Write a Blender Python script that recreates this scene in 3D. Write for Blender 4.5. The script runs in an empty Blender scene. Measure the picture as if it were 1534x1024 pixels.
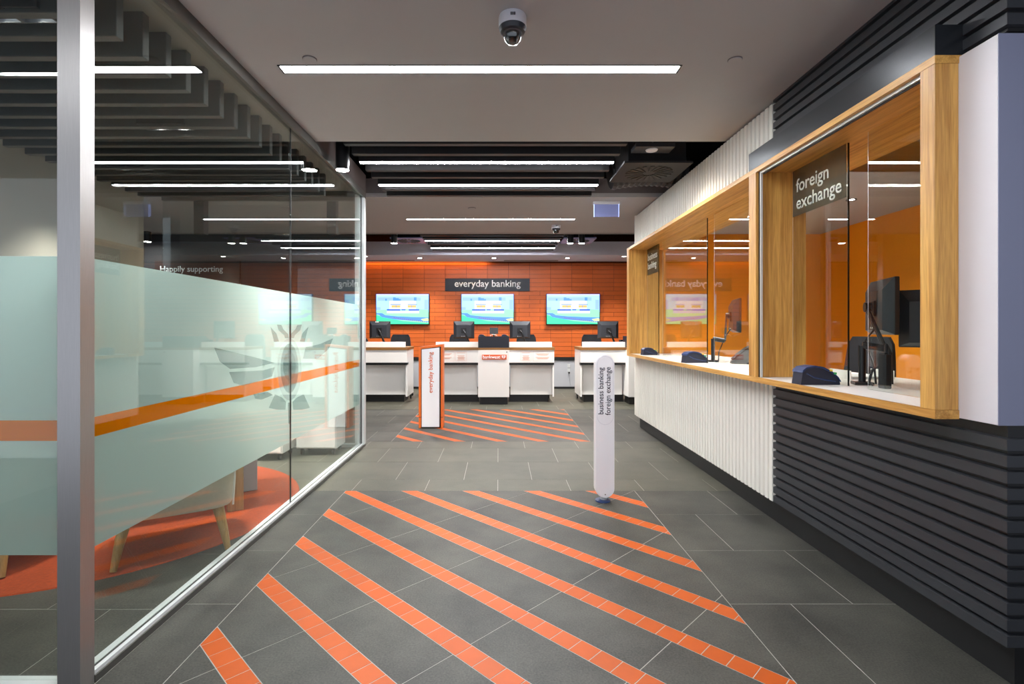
import bpy, bmesh, math, random
from mathutils import Vector, Matrix
random.seed(7)
S = bpy.context.scene
COL = S.collection
PI = math.pi

# ------------------------------------------------------------------ camera
# photo frame 1534x1024, vanishing point at (747,493), focal length 771 px
F, VX, VY, H = 771.0, 747.0, 493.0, 1.4
cam = bpy.data.cameras.new('camera')
cam.sensor_width = 36.0
cam.lens = F / 1534 * 36.0
cam.shift_x = (767 - VX) / 1534
cam.shift_y = -(512 - VY) / 1534
cam.clip_start = 0.02
co = bpy.data.objects.new('camera', cam)
COL.objects.link(co)
co.location = (0, 0, H)
co.rotation_euler = (PI / 2, 0, 0)
S.camera = co

# ------------------------------------------------------------------ world, exposure
w = bpy.data.worlds.new('world'); S.world = w
w.use_nodes = True
bgn = w.node_tree.nodes['Background']
bgn.inputs[0].default_value = (0.80, 0.86, 1.0, 1)
bgn.inputs[1].default_value = 0.36
vs = S.view_settings
vs.view_transform = 'Standard'; vs.look = 'None'; vs.gamma = 1.0; vs.use_curve_mapping = False
vs.exposure = 1.45
S.cycles.use_denoising = True
S.cycles.max_bounces = 10
S.cycles.transparent_max_bounces = 32
S.cycles.glossy_bounces = 5
S.cycles.sample_clamp_indirect = 6.0
LED = 33.0            # linear strips
DOWN = 30.0           # small lamp faces

# ------------------------------------------------------------------ materials
MATS = {}
def newmat(name):
    m = bpy.data.materials.new(name); m.use_nodes = True
    MATS[name] = m
    nt = m.node_tree
    return m, nt, nt.nodes['Principled BSDF'], nt.nodes['Material Output']

def c3(r, g, b):
    def f(v):
        v /= 255.0
        return v / 12.92 if v <= 0.04045 else ((v + 0.055) / 1.055) ** 2.4
    return (f(r), f(g), f(b), 1)

def plain(name, col, rough=0.5, metal=0.0, noise=0.0, nscale=8.0, bump=0.0, bscale=200.0, coat=0.0, rnd=0.0, spec=None, stretch=None):
    m, nt, p, out = newmat(name)
    p.inputs['Base Color'].default_value = col
    p.inputs['Roughness'].default_value = rough
    p.inputs['Metallic'].default_value = metal
    p.inputs['Coat Weight'].default_value = coat
    if spec is not None: p.inputs['Specular IOR Level'].default_value = spec
    tc = nt.nodes.new('ShaderNodeTexCoord')
    mp = nt.nodes.new('ShaderNodeMapping')
    if stretch: mp.inputs['Scale'].default_value = stretch
    nt.links.new(tc.outputs['Object'], mp.inputs[0])
    src = None
    if noise > 0 or rnd > 0:
        n = nt.nodes.new('ShaderNodeTexNoise'); n.inputs['Scale'].default_value = nscale
        n.inputs['Detail'].default_value = 8; n.inputs['Roughness'].default_value = 0.65
        nt.links.new(mp.outputs[0], n.inputs['Vector'])
        mr = nt.nodes.new('ShaderNodeMapRange')
        mr.inputs['From Min'].default_value = 0.25; mr.inputs['From Max'].default_value = 0.75
        mr.inputs['To Min'].default_value = 1 - noise; mr.inputs['To Max'].default_value = 1 + noise
        nt.links.new(n.outputs['Fac'], mr.inputs['Value'])
        val = mr.outputs[0]
        if rnd > 0:
            oi = nt.nodes.new('ShaderNodeObjectInfo')
            mr2 = nt.nodes.new('ShaderNodeMapRange')
            mr2.inputs['To Min'].default_value = 1 - rnd; mr2.inputs['To Max'].default_value = 1 + rnd
            nt.links.new(oi.outputs['Random'], mr2.inputs['Value'])
            mu = nt.nodes.new('ShaderNodeMath'); mu.operation = 'MULTIPLY'
            nt.links.new(val, mu.inputs[0]); nt.links.new(mr2.outputs[0], mu.inputs[1])
            val = mu.outputs[0]
        vm = nt.nodes.new('ShaderNodeVectorMath'); vm.operation = 'SCALE'
        vm.inputs[0].default_value = col[:3]
        nt.links.new(val, vm.inputs['Scale'])
        nt.links.new(vm.outputs[0], p.inputs['Base Color'])
    if bump > 0:
        n2 = nt.nodes.new('ShaderNodeTexNoise'); n2.inputs['Scale'].default_value = bscale
        n2.inputs['Detail'].default_value = 4
        nt.links.new(mp.outputs[0], n2.inputs['Vector'])
        b = nt.nodes.new('ShaderNodeBump'); b.inputs['Strength'].default_value = bump
        b.inputs['Distance'].default_value = 0.002
        nt.links.new(n2.outputs['Fac'], b.inputs['Height'])
        nt.links.new(b.outputs[0], p.inputs['Normal'])
    return m

def stone(name, col, col2, rough, rnd=0.06):
    """porcelain stone: broad clouds, fine speckle, per-tile shift"""
    m, nt, p, out = newmat(name)
    tc = nt.nodes.new('ShaderNodeTexCoord'); geo = nt.nodes.new('ShaderNodeNewGeometry')
    oi = nt.nodes.new('ShaderNodeObjectInfo')
    n1 = nt.nodes.new('ShaderNodeTexNoise'); n1.inputs['Scale'].default_value = 2.2; n1.inputs['Detail'].default_value = 6
    n1.inputs['Roughness'].default_value = 0.6
    n2 = nt.nodes.new('ShaderNodeTexNoise'); n2.inputs['Scale'].default_value = 120; n2.inputs['Detail'].default_value = 3
    nt.links.new(geo.outputs['Position'], n1.inputs['Vector']); nt.links.new(geo.outputs['Position'], n2.inputs['Vector'])
    ad = nt.nodes.new('ShaderNodeMath'); ad.operation = 'MULTIPLY_ADD'; ad.inputs[1].default_value = 0.45
    nt.links.new(n2.outputs['Fac'], ad.inputs[0])
    m1 = nt.nodes.new('ShaderNodeMath'); m1.operation = 'MULTIPLY'; m1.inputs[1].default_value = 0.55
    nt.links.new(n1.outputs['Fac'], m1.inputs[0]); nt.links.new(m1.outputs[0], ad.inputs[2])
    cr = nt.nodes.new('ShaderNodeValToRGB')
    cr.color_ramp.elements[0].position = 0.38; cr.color_ramp.elements[0].color = col
    cr.color_ramp.elements[1].position = 0.62; cr.color_ramp.elements[1].color = col2
    nt.links.new(ad.outputs[0], cr.inputs[0])
    mr2 = nt.nodes.new('ShaderNodeMapRange')
    mr2.inputs['To Min'].default_value = 1 - rnd; mr2.inputs['To Max'].default_value = 1 + rnd
    nt.links.new(oi.outputs['Random'], mr2.inputs['Value'])
    vm = nt.nodes.new('ShaderNodeVectorMath'); vm.operation = 'SCALE'
    nt.links.new(cr.outputs[0], vm.inputs[0]); nt.links.new(mr2.outputs[0], vm.inputs['Scale'])
    nt.links.new(vm.outputs[0], p.inputs['Base Color'])
    p.inputs['Roughness'].default_value = rough
    b = nt.nodes.new('ShaderNodeBump'); b.inputs['Strength'].default_value = 0.25; b.inputs['Distance'].default_value = 0.002
    nt.links.new(n2.outputs['Fac'], b.inputs['Height']); nt.links.new(b.outputs[0], p.inputs['Normal'])
    return m

def wood(name, dark, light, axis, rough=0.38):
    m, nt, p, out = newmat(name)
    geo = nt.nodes.new('ShaderNodeNewGeometry')
    mp = nt.nodes.new('ShaderNodeMapping')
    sc = [26.0, 26.0, 26.0]; sc['xyz'.index(axis)] = 1.1
    mp.inputs['Scale'].default_value = sc
    nt.links.new(geo.outputs['Position'], mp.inputs[0])
    n = nt.nodes.new('ShaderNodeTexNoise'); n.inputs['Scale'].default_value = 1.0
    n.inputs['Detail'].default_value = 5; n.inputs['Distortion'].default_value = 0.9
    nt.links.new(mp.outputs[0], n.inputs['Vector'])
    n3 = nt.nodes.new('ShaderNodeTexNoise'); n3.inputs['Scale'].default_value = 7.0
    n3.inputs['Detail'].default_value = 3
    nt.links.new(mp.outputs[0], n3.inputs['Vector'])
    mx = nt.nodes.new('ShaderNodeMath'); mx.operation = 'MULTIPLY_ADD'; mx.inputs[1].default_value = 0.35
    ml = nt.nodes.new('ShaderNodeMath'); ml.operation = 'MULTIPLY'; ml.inputs[1].default_value = 0.65
    nt.links.new(n.outputs['Fac'], ml.inputs[0])
    nt.links.new(n3.outputs['Fac'], mx.inputs[0]); nt.links.new(ml.outputs[0], mx.inputs[2])
    cr = nt.nodes.new('ShaderNodeValToRGB')
    cr.color_ramp.elements[0].position = 0.34; cr.color_ramp.elements[0].color = dark
    cr.color_ramp.elements[1].position = 0.62; cr.color_ramp.elements[1].color = light
    nt.links.new(mx.outputs[0], cr.inputs[0]); nt.links.new(cr.outputs[0], p.inputs['Base Color'])
    p.inputs['Roughness'].default_value = rough
    return m

def emit(name, col, strength):
    m, nt, p, out = newmat(name)
    p.inputs['Base Color'].default_value = (0.02, 0.02, 0.02, 1)
    p.inputs['Emission Color'].default_value = col
    p.inputs['Emission Strength'].default_value = strength
    return m

def glass(name, r0=0.046, tint=(0.955, 0.985, 0.975, 1), mx=1.0):
    """thin architectural pane: clear transmission plus mirror by Schlick's law"""
    m, nt, p, out = newmat(name); nt.nodes.remove(p)
    lw = nt.nodes.new('ShaderNodeLayerWeight'); lw.inputs['Blend'].default_value = 0.5
    pw = nt.nodes.new('ShaderNodeMath'); pw.operation = 'POWER'; pw.inputs[1].default_value = 5.0
    nt.links.new(lw.outputs['Facing'], pw.inputs[0])
    mr = nt.nodes.new('ShaderNodeMapRange'); mr.inputs['To Min'].default_value = r0; mr.inputs['To Max'].default_value = mx
    nt.links.new(pw.outputs[0], mr.inputs['Value'])
    t = nt.nodes.new('ShaderNodeBsdfTransparent'); t.inputs[0].default_value = tint
    g = nt.nodes.new('ShaderNodeBsdfGlossy'); g.inputs['Roughness'].default_value = 0.0
    g.inputs['Color'].default_value = (0.95, 1.0, 0.98, 1)
    mix = nt.nodes.new('ShaderNodeMixShader')
    nt.links.new(mr.outputs[0], mix.inputs[0]); nt.links.new(t.outputs[0], mix.inputs[1]); nt.links.new(g.outputs[0], mix.inputs[2])
    nt.links.new(mix.outputs[0], out.inputs[0])
    return m

def film(name, dcol, tcol, clear, clearcol=(0.8, 0.9, 0.87, 1)):
    """frosted vinyl: diffuse front, scattered light through, a little straight view"""
    m, nt, p, out = newmat(name); nt.nodes.remove(p)
    d = nt.nodes.new('ShaderNodeBsdfDiffuse'); d.inputs[0].default_value = dcol
    tr = nt.nodes.new('ShaderNodeBsdfTranslucent'); tr.inputs[0].default_value = tcol
    tp = nt.nodes.new('ShaderNodeBsdfTransparent'); tp.inputs[0].default_value = clearcol
    a = nt.nodes.new('ShaderNodeMixShader'); a.inputs[0].default_value = 0.66
    nt.links.new(d.outputs[0], a.inputs[1]); nt.links.new(tr.outputs[0], a.inputs[2])
    b = nt.nodes.new('ShaderNodeMixShader'); b.inputs[0].default_value = clear
    nt.links.new(a.outputs[0], b.inputs[1]); nt.links.new(tp.outputs[0], b.inputs[2])
    nt.links.new(b.outputs[0], out.inputs[0])
    return m

stone('tile_dark', c3(38, 38, 34), c3(75, 74, 67), 0.52)
stone('tile_light', c3(62, 62, 52), c3(86, 84, 72), 0.5)
plain('tile_orange', c3(186, 82, 16), 0.42, spec=0.3, noise=0.05, nscale=14, rnd=0.05)
plain('grout', c3(168, 165, 158), 0.8, noise=0.08, nscale=30)
plain('rug', c3(156, 58, 7), 0.95, noise=0.25, nscale=60, bump=0.6, bscale=500)
plain('ceiling_paint', c3(172, 171, 172), 0.85, noise=0.015, nscale=3)
plain('ceiling_pale', c3(204, 206, 222), 0.8, noise=0.015, nscale=3)
plain('void', c3(22, 22, 24), 0.9, noise=0.1, nscale=5)
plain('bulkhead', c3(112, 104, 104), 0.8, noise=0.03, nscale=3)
plain('baffle', c3(56, 56, 54), 0.5, noise=0.06, nscale=6, stretch=(0.5, 8, 8))
plain('baffle_black', c3(38, 38, 40), 0.42, noise=0.06, nscale=6, stretch=(0.5, 8, 8))
plain('rib_white', c3(232, 229, 220), 0.38, noise=0.015, nscale=4)
plain('slat_dark', c3(62, 64, 68), 0.36, metal=0.3, noise=0.05, nscale=5)
plain('fascia_dark', c3(40, 43, 47), 0.28, metal=0.3, noise=0.04, nscale=4)
plain('plinth_black', c3(26, 26, 27), 0.4, noise=0.1, nscale=8)
plain('black_rubber', c3(16, 16, 17), 0.5, noise=0.1, nscale=20)
plain('lam_white', c3(236, 234, 231), 0.35, noise=0.01, nscale=4)
plain('box_white', c3(222, 218, 222), 0.42, noise=0.01, nscale=4)
plain('glass_edge', c3(14, 26, 24), 0.2, noise=0.05)
plain('shade_blue', c3(134, 138, 162), 0.4, noise=0.01)  # blue-grey tone stands in for shade on the box front
plain('steel', c3(176, 174, 172), 0.36, metal=0.9, noise=0.08, nscale=9, stretch=(60, 60, 1.2))
plain('alu', c3(222, 226, 226), 0.32, metal=0.35, noise=0.03, nscale=9)
plain('alu_dark', c3(96, 95, 90), 0.4, metal=0.6, noise=0.05, nscale=9)
plain('terracotta', c3(204, 98, 38), 0.42, noise=0.06, nscale=7, rnd=0.07)
plain('terracotta_joint', c3(92, 42, 22), 0.9, noise=0.1, nscale=30)
plain('dado_grey', c3(176, 178, 184), 0.5, noise=0.02, nscale=4)
plain('sign_navy', c3(22, 27, 40), 0.45, noise=0.04, nscale=6)
plain('text_white', c3(245, 246, 248), 0.5, noise=0.01)
plain('text_pale', c3(232, 238, 228), 0.6, noise=0.01)
plain('text_navy', c3(30, 36, 52), 0.5, noise=0.01)
plain('text_orange', c3(222, 98, 42), 0.5, noise=0.01)
plain('text_faint', c3(226, 176, 158), 0.6, noise=0.01)
plain('logo_orange', c3(214, 88, 34), 0.4, noise=0.02)
plain('totem_orange', c3(226, 108, 34), 0.4, noise=0.02)
plain('totem_white', c3(240, 239, 242), 0.3, noise=0.01)
plain('plastic_black', c3(24, 25, 28), 0.36, noise=0.08, nscale=12)
plain('plastic_dark', c3(40, 43, 50), 0.45, noise=0.05, nscale=12)
plain('plate_black', c3(26, 26, 28), 0.6, noise=0.05, nscale=12)
plain('plastic_navy', c3(34, 58, 104), 0.32, noise=0.05, nscale=12)
plain('navy_dark', c3(30, 36, 54), 0.4, noise=0.05, nscale=12)
plain('key_yellow', c3(240, 200, 50), 0.4, noise=0.02)
plain('key_green', c3(60, 170, 90), 0.4, noise=0.02)
plain('screen_off', c3(14, 16, 22), 0.12, noise=0.05)
plain('paint_orange', c3(240, 150, 14), 0.6, noise=0.03, nscale=3)
plain('paint_charcoal', c3(58, 58, 62), 0.7, noise=0.03, nscale=3)
plain('paint_taupe', c3(122, 118, 108), 0.75, noise=0.03, nscale=3)
plain('panel_maroon', c3(52, 34, 32), 0.6, noise=0.04)
plain('poster_pale', c3(196, 202, 200), 0.6, noise=0.08, nscale=18)
plain('fabric_dark', c3(40, 41, 46), 0.9, noise=0.12, nscale=60, bump=0.4, bscale=400)
plain('fabric_cream', c3(196, 186, 164), 0.92, noise=0.06, nscale=50, bump=0.4, bscale=400)
plain('piping', c3(222, 216, 200), 0.8, noise=0.04)
plain('exit_lilac', c3(140, 148, 200), 0.25, noise=0.02)
plain('dome_white', c3(214, 213, 220), 0.35, noise=0.01)
wood('oak_z', c3(172, 116, 48), c3(226, 174, 92), 'z')
wood('oak_y', c3(172, 116, 48), c3(226, 174, 92), 'y')
wood('oak_x', c3(172, 116, 48), c3(226, 174, 92), 'x')
wood('oak_brown', c3(112, 76, 36), c3(152, 108, 58), 'x')
wood('leg_wood', c3(150, 112, 62), c3(190, 150, 92), 'z', 0.5)
glass('glass_clear')
glass('glass_teller', r0=0.06, tint=(0.95, 0.97, 0.95, 1))
glass('glass_dome', r0=0.12, tint=(0.35, 0.35, 0.38, 1))
film('frost', c3(150, 166, 166), c3(240, 252, 250), 0.21)
film('frost_grey', c3(130, 144, 146), c3(170, 182, 184), 0.76, (0.9, 0.92, 0.92, 1))
film('frost_light', c3(220, 230, 230), c3(240, 246, 246), 0.6, (1, 1, 1, 1))
film('film_orange', c3(214, 140, 0), c3(250, 178, 2), 0.04, (1.0, 0.6, 0.1, 1))
film('smoke_film', c3(150, 146, 128), c3(140, 136, 118), 0.5, (0.75, 0.75, 0.7, 1))
emit('led', (0.97, 0.985, 1.02, 1), LED)
emit('disc_face', (1.0, 0.96, 0.90, 1), DOWN)
emit('lamp_blue', (0.78, 0.88, 1.0, 1), 6.0)
emit('cove', (1.0, 0.55, 0.16, 1), 10.0)
emit('status_led', (0.25, 0.9, 0.95, 1), 2.0)
TVS = 0.54
def scr(name, r, g, b): emit('scr_' + name, c3(r, g, b), TVS)
scr('sky', 172, 228, 250); scr('white', 240, 246, 255); scr('blueband', 150, 190, 246); scr('block', 84, 150, 240)
scr('lawn', 150, 246, 186); scr('lawn2', 60, 236, 168); scr('road', 84, 146, 236); scr('roof', 120, 150, 220)
scr('gold', 214, 186, 110); scr('deep', 20, 90, 236); scr('pale', 214, 222, 250); scr('dots', 140, 60, 140); scr('sand', 226, 232, 160)
scr('edge', 10, 40, 180)
M = MATS

# ------------------------------------------------------------------ builders
ORIG = {}
def thing(name, label, cat, loc=(0, 0, 0), rz=0.0, group=None, kind=None):
    o = bpy.data.objects.new(name, None); COL.objects.link(o)
    o.empty_display_size = 0.1
    o.location = loc; o.rotation_euler = (0, 0, rz)
    if kind: o['kind'] = kind
    o['label'] = label
    if cat: o['category'] = cat
    if group: o['group'] = group
    ORIG[o.name] = Vector(loc)
    return o

def tag(o, label=None, cat=None, group=None, kind=None):
    if label: o['label'] = label
    if cat: o['category'] = cat
    if group: o['group'] = group
    if kind: o['kind'] = kind
    return o

def add_obj(name, me, parent=None):
    o = bpy.data.objects.new(name, me); COL.objects.link(o)
    if parent is not None: o.parent = parent
    return o

def obj(name, bm, mats, parent=None, smooth=False, local=False, label=None):
    """link a bmesh as one mesh object; world coordinates unless local"""
    if not isinstance(mats, (list, tuple)): mats = [mats]
    if not local:
        if parent is not None:
            off = ORIG[parent.name]
        else:
            xs = [v.co for v in bm.verts]
            off = Vector(((min(v.x for v in xs) + max(v.x for v in xs)) / 2,
                          (min(v.y for v in xs) + max(v.y for v in xs)) / 2, min(v.z for v in xs)))
        bmesh.ops.translate(bm, verts=bm.verts, vec=-off)
    me = bpy.data.meshes.new(name)
    bm.normal_update(); bm.to_mesh(me); bm.free()
    for m in mats: me.materials.append(M[m] if isinstance(m, str) else m)
    if smooth:
        for p in me.polygons: p.use_smooth = True
        try: me.set_sharp_from_angle(angle=math.radians(38))
        except Exception: pass
    o = add_obj(name, me, parent)
    if parent is None:
        if not local: o.location = off; ORIG[o.name] = off.copy()
        else: ORIG[o.name] = Vector((0, 0, 0))
    else:
        ORIG[o.name] = ORIG[parent.name].copy()
    if label: o['label'] = label
    return o

def NB(): return bmesh.new()

def box(bm, x0, x1, y0, y1, z0, z1, mi=0, bev=0.0):
    if x0 > x1: x0, x1 = x1, x0
    if y0 > y1: y0, y1 = y1, y0
    if z0 > z1: z0, z1 = z1, z0
    v = [bm.verts.new(p) for p in ((x0, y0, z0), (x1, y0, z0), (x1, y1, z0), (x0, y1, z0),
                                    (x0, y0, z1), (x1, y0, z1), (x1, y1, z1), (x0, y1, z1))]
    fs = []
    for q in ((0, 3, 2, 1), (4, 5, 6, 7), (0, 1, 5, 4), (1, 2, 6, 5), (2, 3, 7, 6), (3, 0, 4, 7)):
        f = bm.faces.new([v[i] for i in q]); f.material_index = mi; fs.append(f)
    if bev > 0:
        es = set(e for f in fs for e in f.edges)
        r = bmesh.ops.bevel(bm, geom=list(es), offset=bev, segments=1, affect='EDGES', profile=0.5)
        for f in r['faces']: f.material_index = mi
    return bm

def B(*a, **k): return box(NB(), *a, **k)

def prism(bm, pts, axis, a, b, mi=0):
    """extrude a 2D outline: axis 'x' pts=(y,z), 'y' pts=(x,z), 'z' pts=(x,y)"""
    def P(p, t):
        return {'x': (t, p[0], p[1]), 'y': (p[0], t, p[1]), 'z': (p[0], p[1], t)}[axis]
    va = [bm.verts.new(P(p, a)) for p in pts]; vb = [bm.verts.new(P(p, b)) for p in pts]
    n = len(pts); fs = []
    fs.append(bm.faces.new(va[::-1])); fs.append(bm.faces.new(vb))
    for i in range(n):
        j = (i + 1) % n
        fs.append(bm.faces.new((va[i], va[j], vb[j], vb[i])))
    for f in fs: f.material_index = mi
    bmesh.ops.recalc_face_normals(bm, faces=fs)
    return bm

def ring_frame(c, d):
    d = Vector(d).normalized()
    up = Vector((0, 0, 1)) if abs(d.z) < 0.9 else Vector((1, 0, 0))
    a = d.cross(up).normalized(); b = a.cross(d).normalized()
    return a, b

def tube(bm, pts, r, n=8, mi=0, cap=True):
    pts = [Vector(p) for p in pts]
    rs = r if isinstance(r, (list, tuple)) else [r] * len(pts)
    rings = []
    for i, p in enumerate(pts):
        d = pts[min(i + 1, len(pts) - 1)] - pts[max(i - 1, 0)]
        a, b = ring_frame(p, d)
        rings.append([bm.verts.new(p + (a * math.cos(2 * PI * k / n) + b * math.sin(2 * PI * k / n)) * rs[i]) for k in range(n)])
    fs = []
    for i in range(len(rings) - 1):
        for k in range(n):
            j = (k + 1) % n
            fs.append(bm.faces.new((rings[i][k], rings[i][j], rings[i + 1][j], rings[i + 1][k])))
    if cap:
        fs.append(bm.faces.new(rings[0][::-1])); fs.append(bm.faces.new(rings[-1]))
    for f in fs: f.material_index = mi
    bmesh.ops.recalc_face_normals(bm, faces=fs)
    return bm

def lathe(bm, prof, c, n=24, mi=0):
    """profile [(r,z)] about a vertical axis through c=(x,y,z)"""
    rings = []
    for r, z in prof:
        if r < 1e-6: rings.append([bm.verts.new((c[0], c[1], c[2] + z))])
        else: rings.append([bm.verts.new((c[0] + r * math.cos(2 * PI * k / n), c[1] + r * math.sin(2 * PI * k / n), c[2] + z)) for k in range(n)])
    fs = []
    for a, b in zip(rings, rings[1:]):
        for k in range(n):
            j = (k + 1) % n
            q = [a[k % len(a)], a[j % len(a)], b[j % len(b)], b[k % len(b)]]
            q = [v for i, v in enumerate(q) if v not in q[:i]]
            if len(q) >= 3: fs.append(bm.faces.new(q))
    for f in fs: f.material_index = mi
    bmesh.ops.recalc_face_normals(bm, faces=fs)
    return bm

def copy_tree(o, loc=None, rz=None, label=None, group=None, parent=None):
    c = o.copy(); COL.objects.link(c)
    if parent is not None: c.parent = parent
    if loc is not None: c.location = loc
    if rz is not None: c.rotation_euler = (0, 0, rz)
    if label: c['label'] = label
    if group: c['group'] = group
    for ch in list(o.children): copy_tree(ch, parent=c)
    ORIG[c.name] = Vector(loc) if loc is not None else ORIG.get(o.name, Vector())
    return c

def text_bm(s, plane, cx, cy, width=None, height=None, at=0.0, depth=0.004, rot=0.0, spacing=1.0, bold=0.0, align='CENTER'):
    """lettering as geometry; plane 'xz' faces -Y at y=at, 'yz' faces -X at x=at; (cx,cy) is its centre"""
    cu = bpy.data.curves.new('lettering', 'FONT')
    cu.body = s; cu.align_x = align; cu.size = 1.0; cu.resolution_u = 3; cu.extrude = 0.0; cu.space_line = 0.95
    cu.offset = bold; cu.space_character = spacing
    to = bpy.data.objects.new('lettering', cu); COL.objects.link(to)
    dg = bpy.context.evaluated_depsgraph_get(); dg.update()
    me = bpy.data.meshes.new_from_object(to.evaluated_get(dg))
    bpy.data.objects.remove(to); bpy.data.curves.remove(cu)
    bm = bmesh.new(); bm.from_mesh(me); bpy.data.meshes.remove(me)
    bmesh.ops.remove_doubles(bm, verts=bm.verts, dist=1e-5)
    r = bmesh.ops.extrude_face_region(bm, geom=bm.faces[:])
    for v in [g for g in r['geom'] if isinstance(g, bmesh.types.BMVert)]: v.co.z = 1.0
    x0 = min(v.co.x for v in bm.verts); x1 = max(v.co.x for v in bm.verts)
    y0 = min(v.co.y for v in bm.verts); y1 = max(v.co.y for v in bm.verts)
    sx = width / (x1 - x0) if width else None
    sy = height / (y1 - y0) if height else None
    sx = sx or sy; sy = sy or sx
    for v in bm.verts:
        u = (v.co.x - (x0 + x1) / 2) * sx; t = (v.co.y - (y0 + y1) / 2) * sy; d = v.co.z * depth
        u, t = u * math.cos(rot) - t * math.sin(rot), u * math.sin(rot) + t * math.cos(rot)
        if plane == 'xz': v.co = (cx + u, at - d, cy + t)
        else: v.co = (at - d, cx - u, cy + t)       # reads left to right when looking along +X
    bmesh.ops.recalc_face_normals(bm, faces=bm.faces)
    return bm

def clip(poly, x0, x1, y0, y1):
    def cut(p, f, t):
        out = []
        for i in range(len(p)):
            a, b = p[i], p[(i + 1) % len(p)]
            fa, fb = f(a), f(b)
            if fa >= 0: out.append(a)
            if (fa > 0 and fb < 0) or (fa < 0 and fb > 0):
                k = fa / (fa - fb); out.append((a[0] + (b[0] - a[0]) * k, a[1] + (b[1] - a[1]) * k))
        return out
    for f in (lambda q: q[0] - x0, lambda q: x1 - q[0], lambda q: q[1] - y0, lambda q: y1 - q[1]):
        poly = cut(poly, f, 0)
        if len(poly) < 3: return []
    out = []
    for p in poly:
        if not out or (abs(p[0] - out[-1][0]) + abs(p[1] - out[-1][1])) > 1e-5: out.append(p)
    if len(out) > 2 and abs(out[0][0] - out[-1][0]) + abs(out[0][1] - out[-1][1]) < 1e-5: out.pop()
    area = abs(sum(out[i][0] * out[(i + 1) % len(out)][1] - out[(i + 1) % len(out)][0] * out[i][1] for i in range(len(out)))) / 2
    return out if len(out) >= 3 and area > 0.0004 else []

# ================================================================== FLOOR
floor = obj('floor', B(-9.2, 5.6, -1.6, 12.3, -0.15, -0.0010), 'grout')
tag(floor, 'grey stone tiled floor with orange diagonal stripes', kind='structure')
SQ = {}
G = 0.0021
def tile_poly(poly, mat, name):
    obj(name, prism(NB(), poly, 'z', -0.012, 0.0), mat, floor)
def tile_rect(x0, x1, y0, y1, mat, name):
    x0 += G; x1 -= G; y0 += G; y1 -= G
    if x1 - x0 < 0.02 or y1 - y0 < 0.02: return
    key = (round(x1 - x0, 3), round(y1 - y0, 3), mat)
    if key not in SQ:
        bm = NB(); hx, hy = (x1 - x0) / 2, (y1 - y0) / 2
        box(bm, -hx, hx, -hy, hy, -0.012, 0)
        me = bpy.data.meshes.new(name); bm.to_mesh(me); bm.free(); me.materials.append(M[mat]); SQ[key] = me
    o = add_obj(name, SQ[key], floor)
    o.location = Vector(((x0 + x1) / 2, (y0 + y1) / 2, 0)) - ORIG[floor.name]
    ORIG[o.name] = ORIG[floor.name]
T = 0.635
def zone(x0, x1, y0, y1, mat, name, jx, jy):
    """running-bond squares: jx a joint of the even rows, jy a row joint"""
    r0 = math.floor((y0 - jy) / T)
    r = r0
    while jy + r * T < y1 - 1e-6:
        ya, yb = max(y0, jy + r * T), min(y1, jy + (r + 1) * T)
        off = jx + (0.5 * T if r % 2 else 0)
        c = math.floor((x0 - off) / T)
        while off + c * T < x1 - 1e-6:
            tile_rect(max(x0, off + c * T), min(x1, off + (c + 1) * T), ya, yb, mat, name)
            c += 1
        r += 1
FX0, FX1, FY0, FY1 = -1.327, 1.178, 0.42, 4.466
zone(-1.597, FX0, -1.6, FY1, 'tile_dark', 'grey_tile', -1.599, 1.991)
zone(FX1, 2.03, -1.6, FY1, 'tile_dark', 'grey_tile', 1.807 - T / 2 + T / 2, 2.626)
zone(FX0, FX1, -1.6, FY0, 'tile_dark', 'grey_tile', 0.0, 0.42)
zone(-4.0, -1.597, 2.02, FY1, 'tile_dark', 'grey_tile', -2.26, 2.576)
zone(-4.0, -1.597, -1.6, 2.02, 'tile_dark', 'grey_tile', -2.26, 2.576)
zone(2.03, 4.6, -1.6, 2.05, 'tile_dark', 'grey_tile', 1.807, 2.626)
zone(-4.6, 2.03, FY1, 6.43, 'tile_light', 'pale_tile', 0.31, FY1 + 0.33)
GX0, GX1, GY0, GY1 = -1.34, 1.146, 6.43, 9.0
zone(-5.2, GX0, GY0, GY1, 'tile_dark', 'grey_tile', -1.66, GY0)
zone(GX1, 3.9, GY0, GY1, 'tile_dark', 'grey_tile', 1.46, GY0)
zone(-4.5, 4.4, GY1, 12.15, 'tile_light', 'pale_tile', 0.1, GY1 + 0.4)
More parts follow.
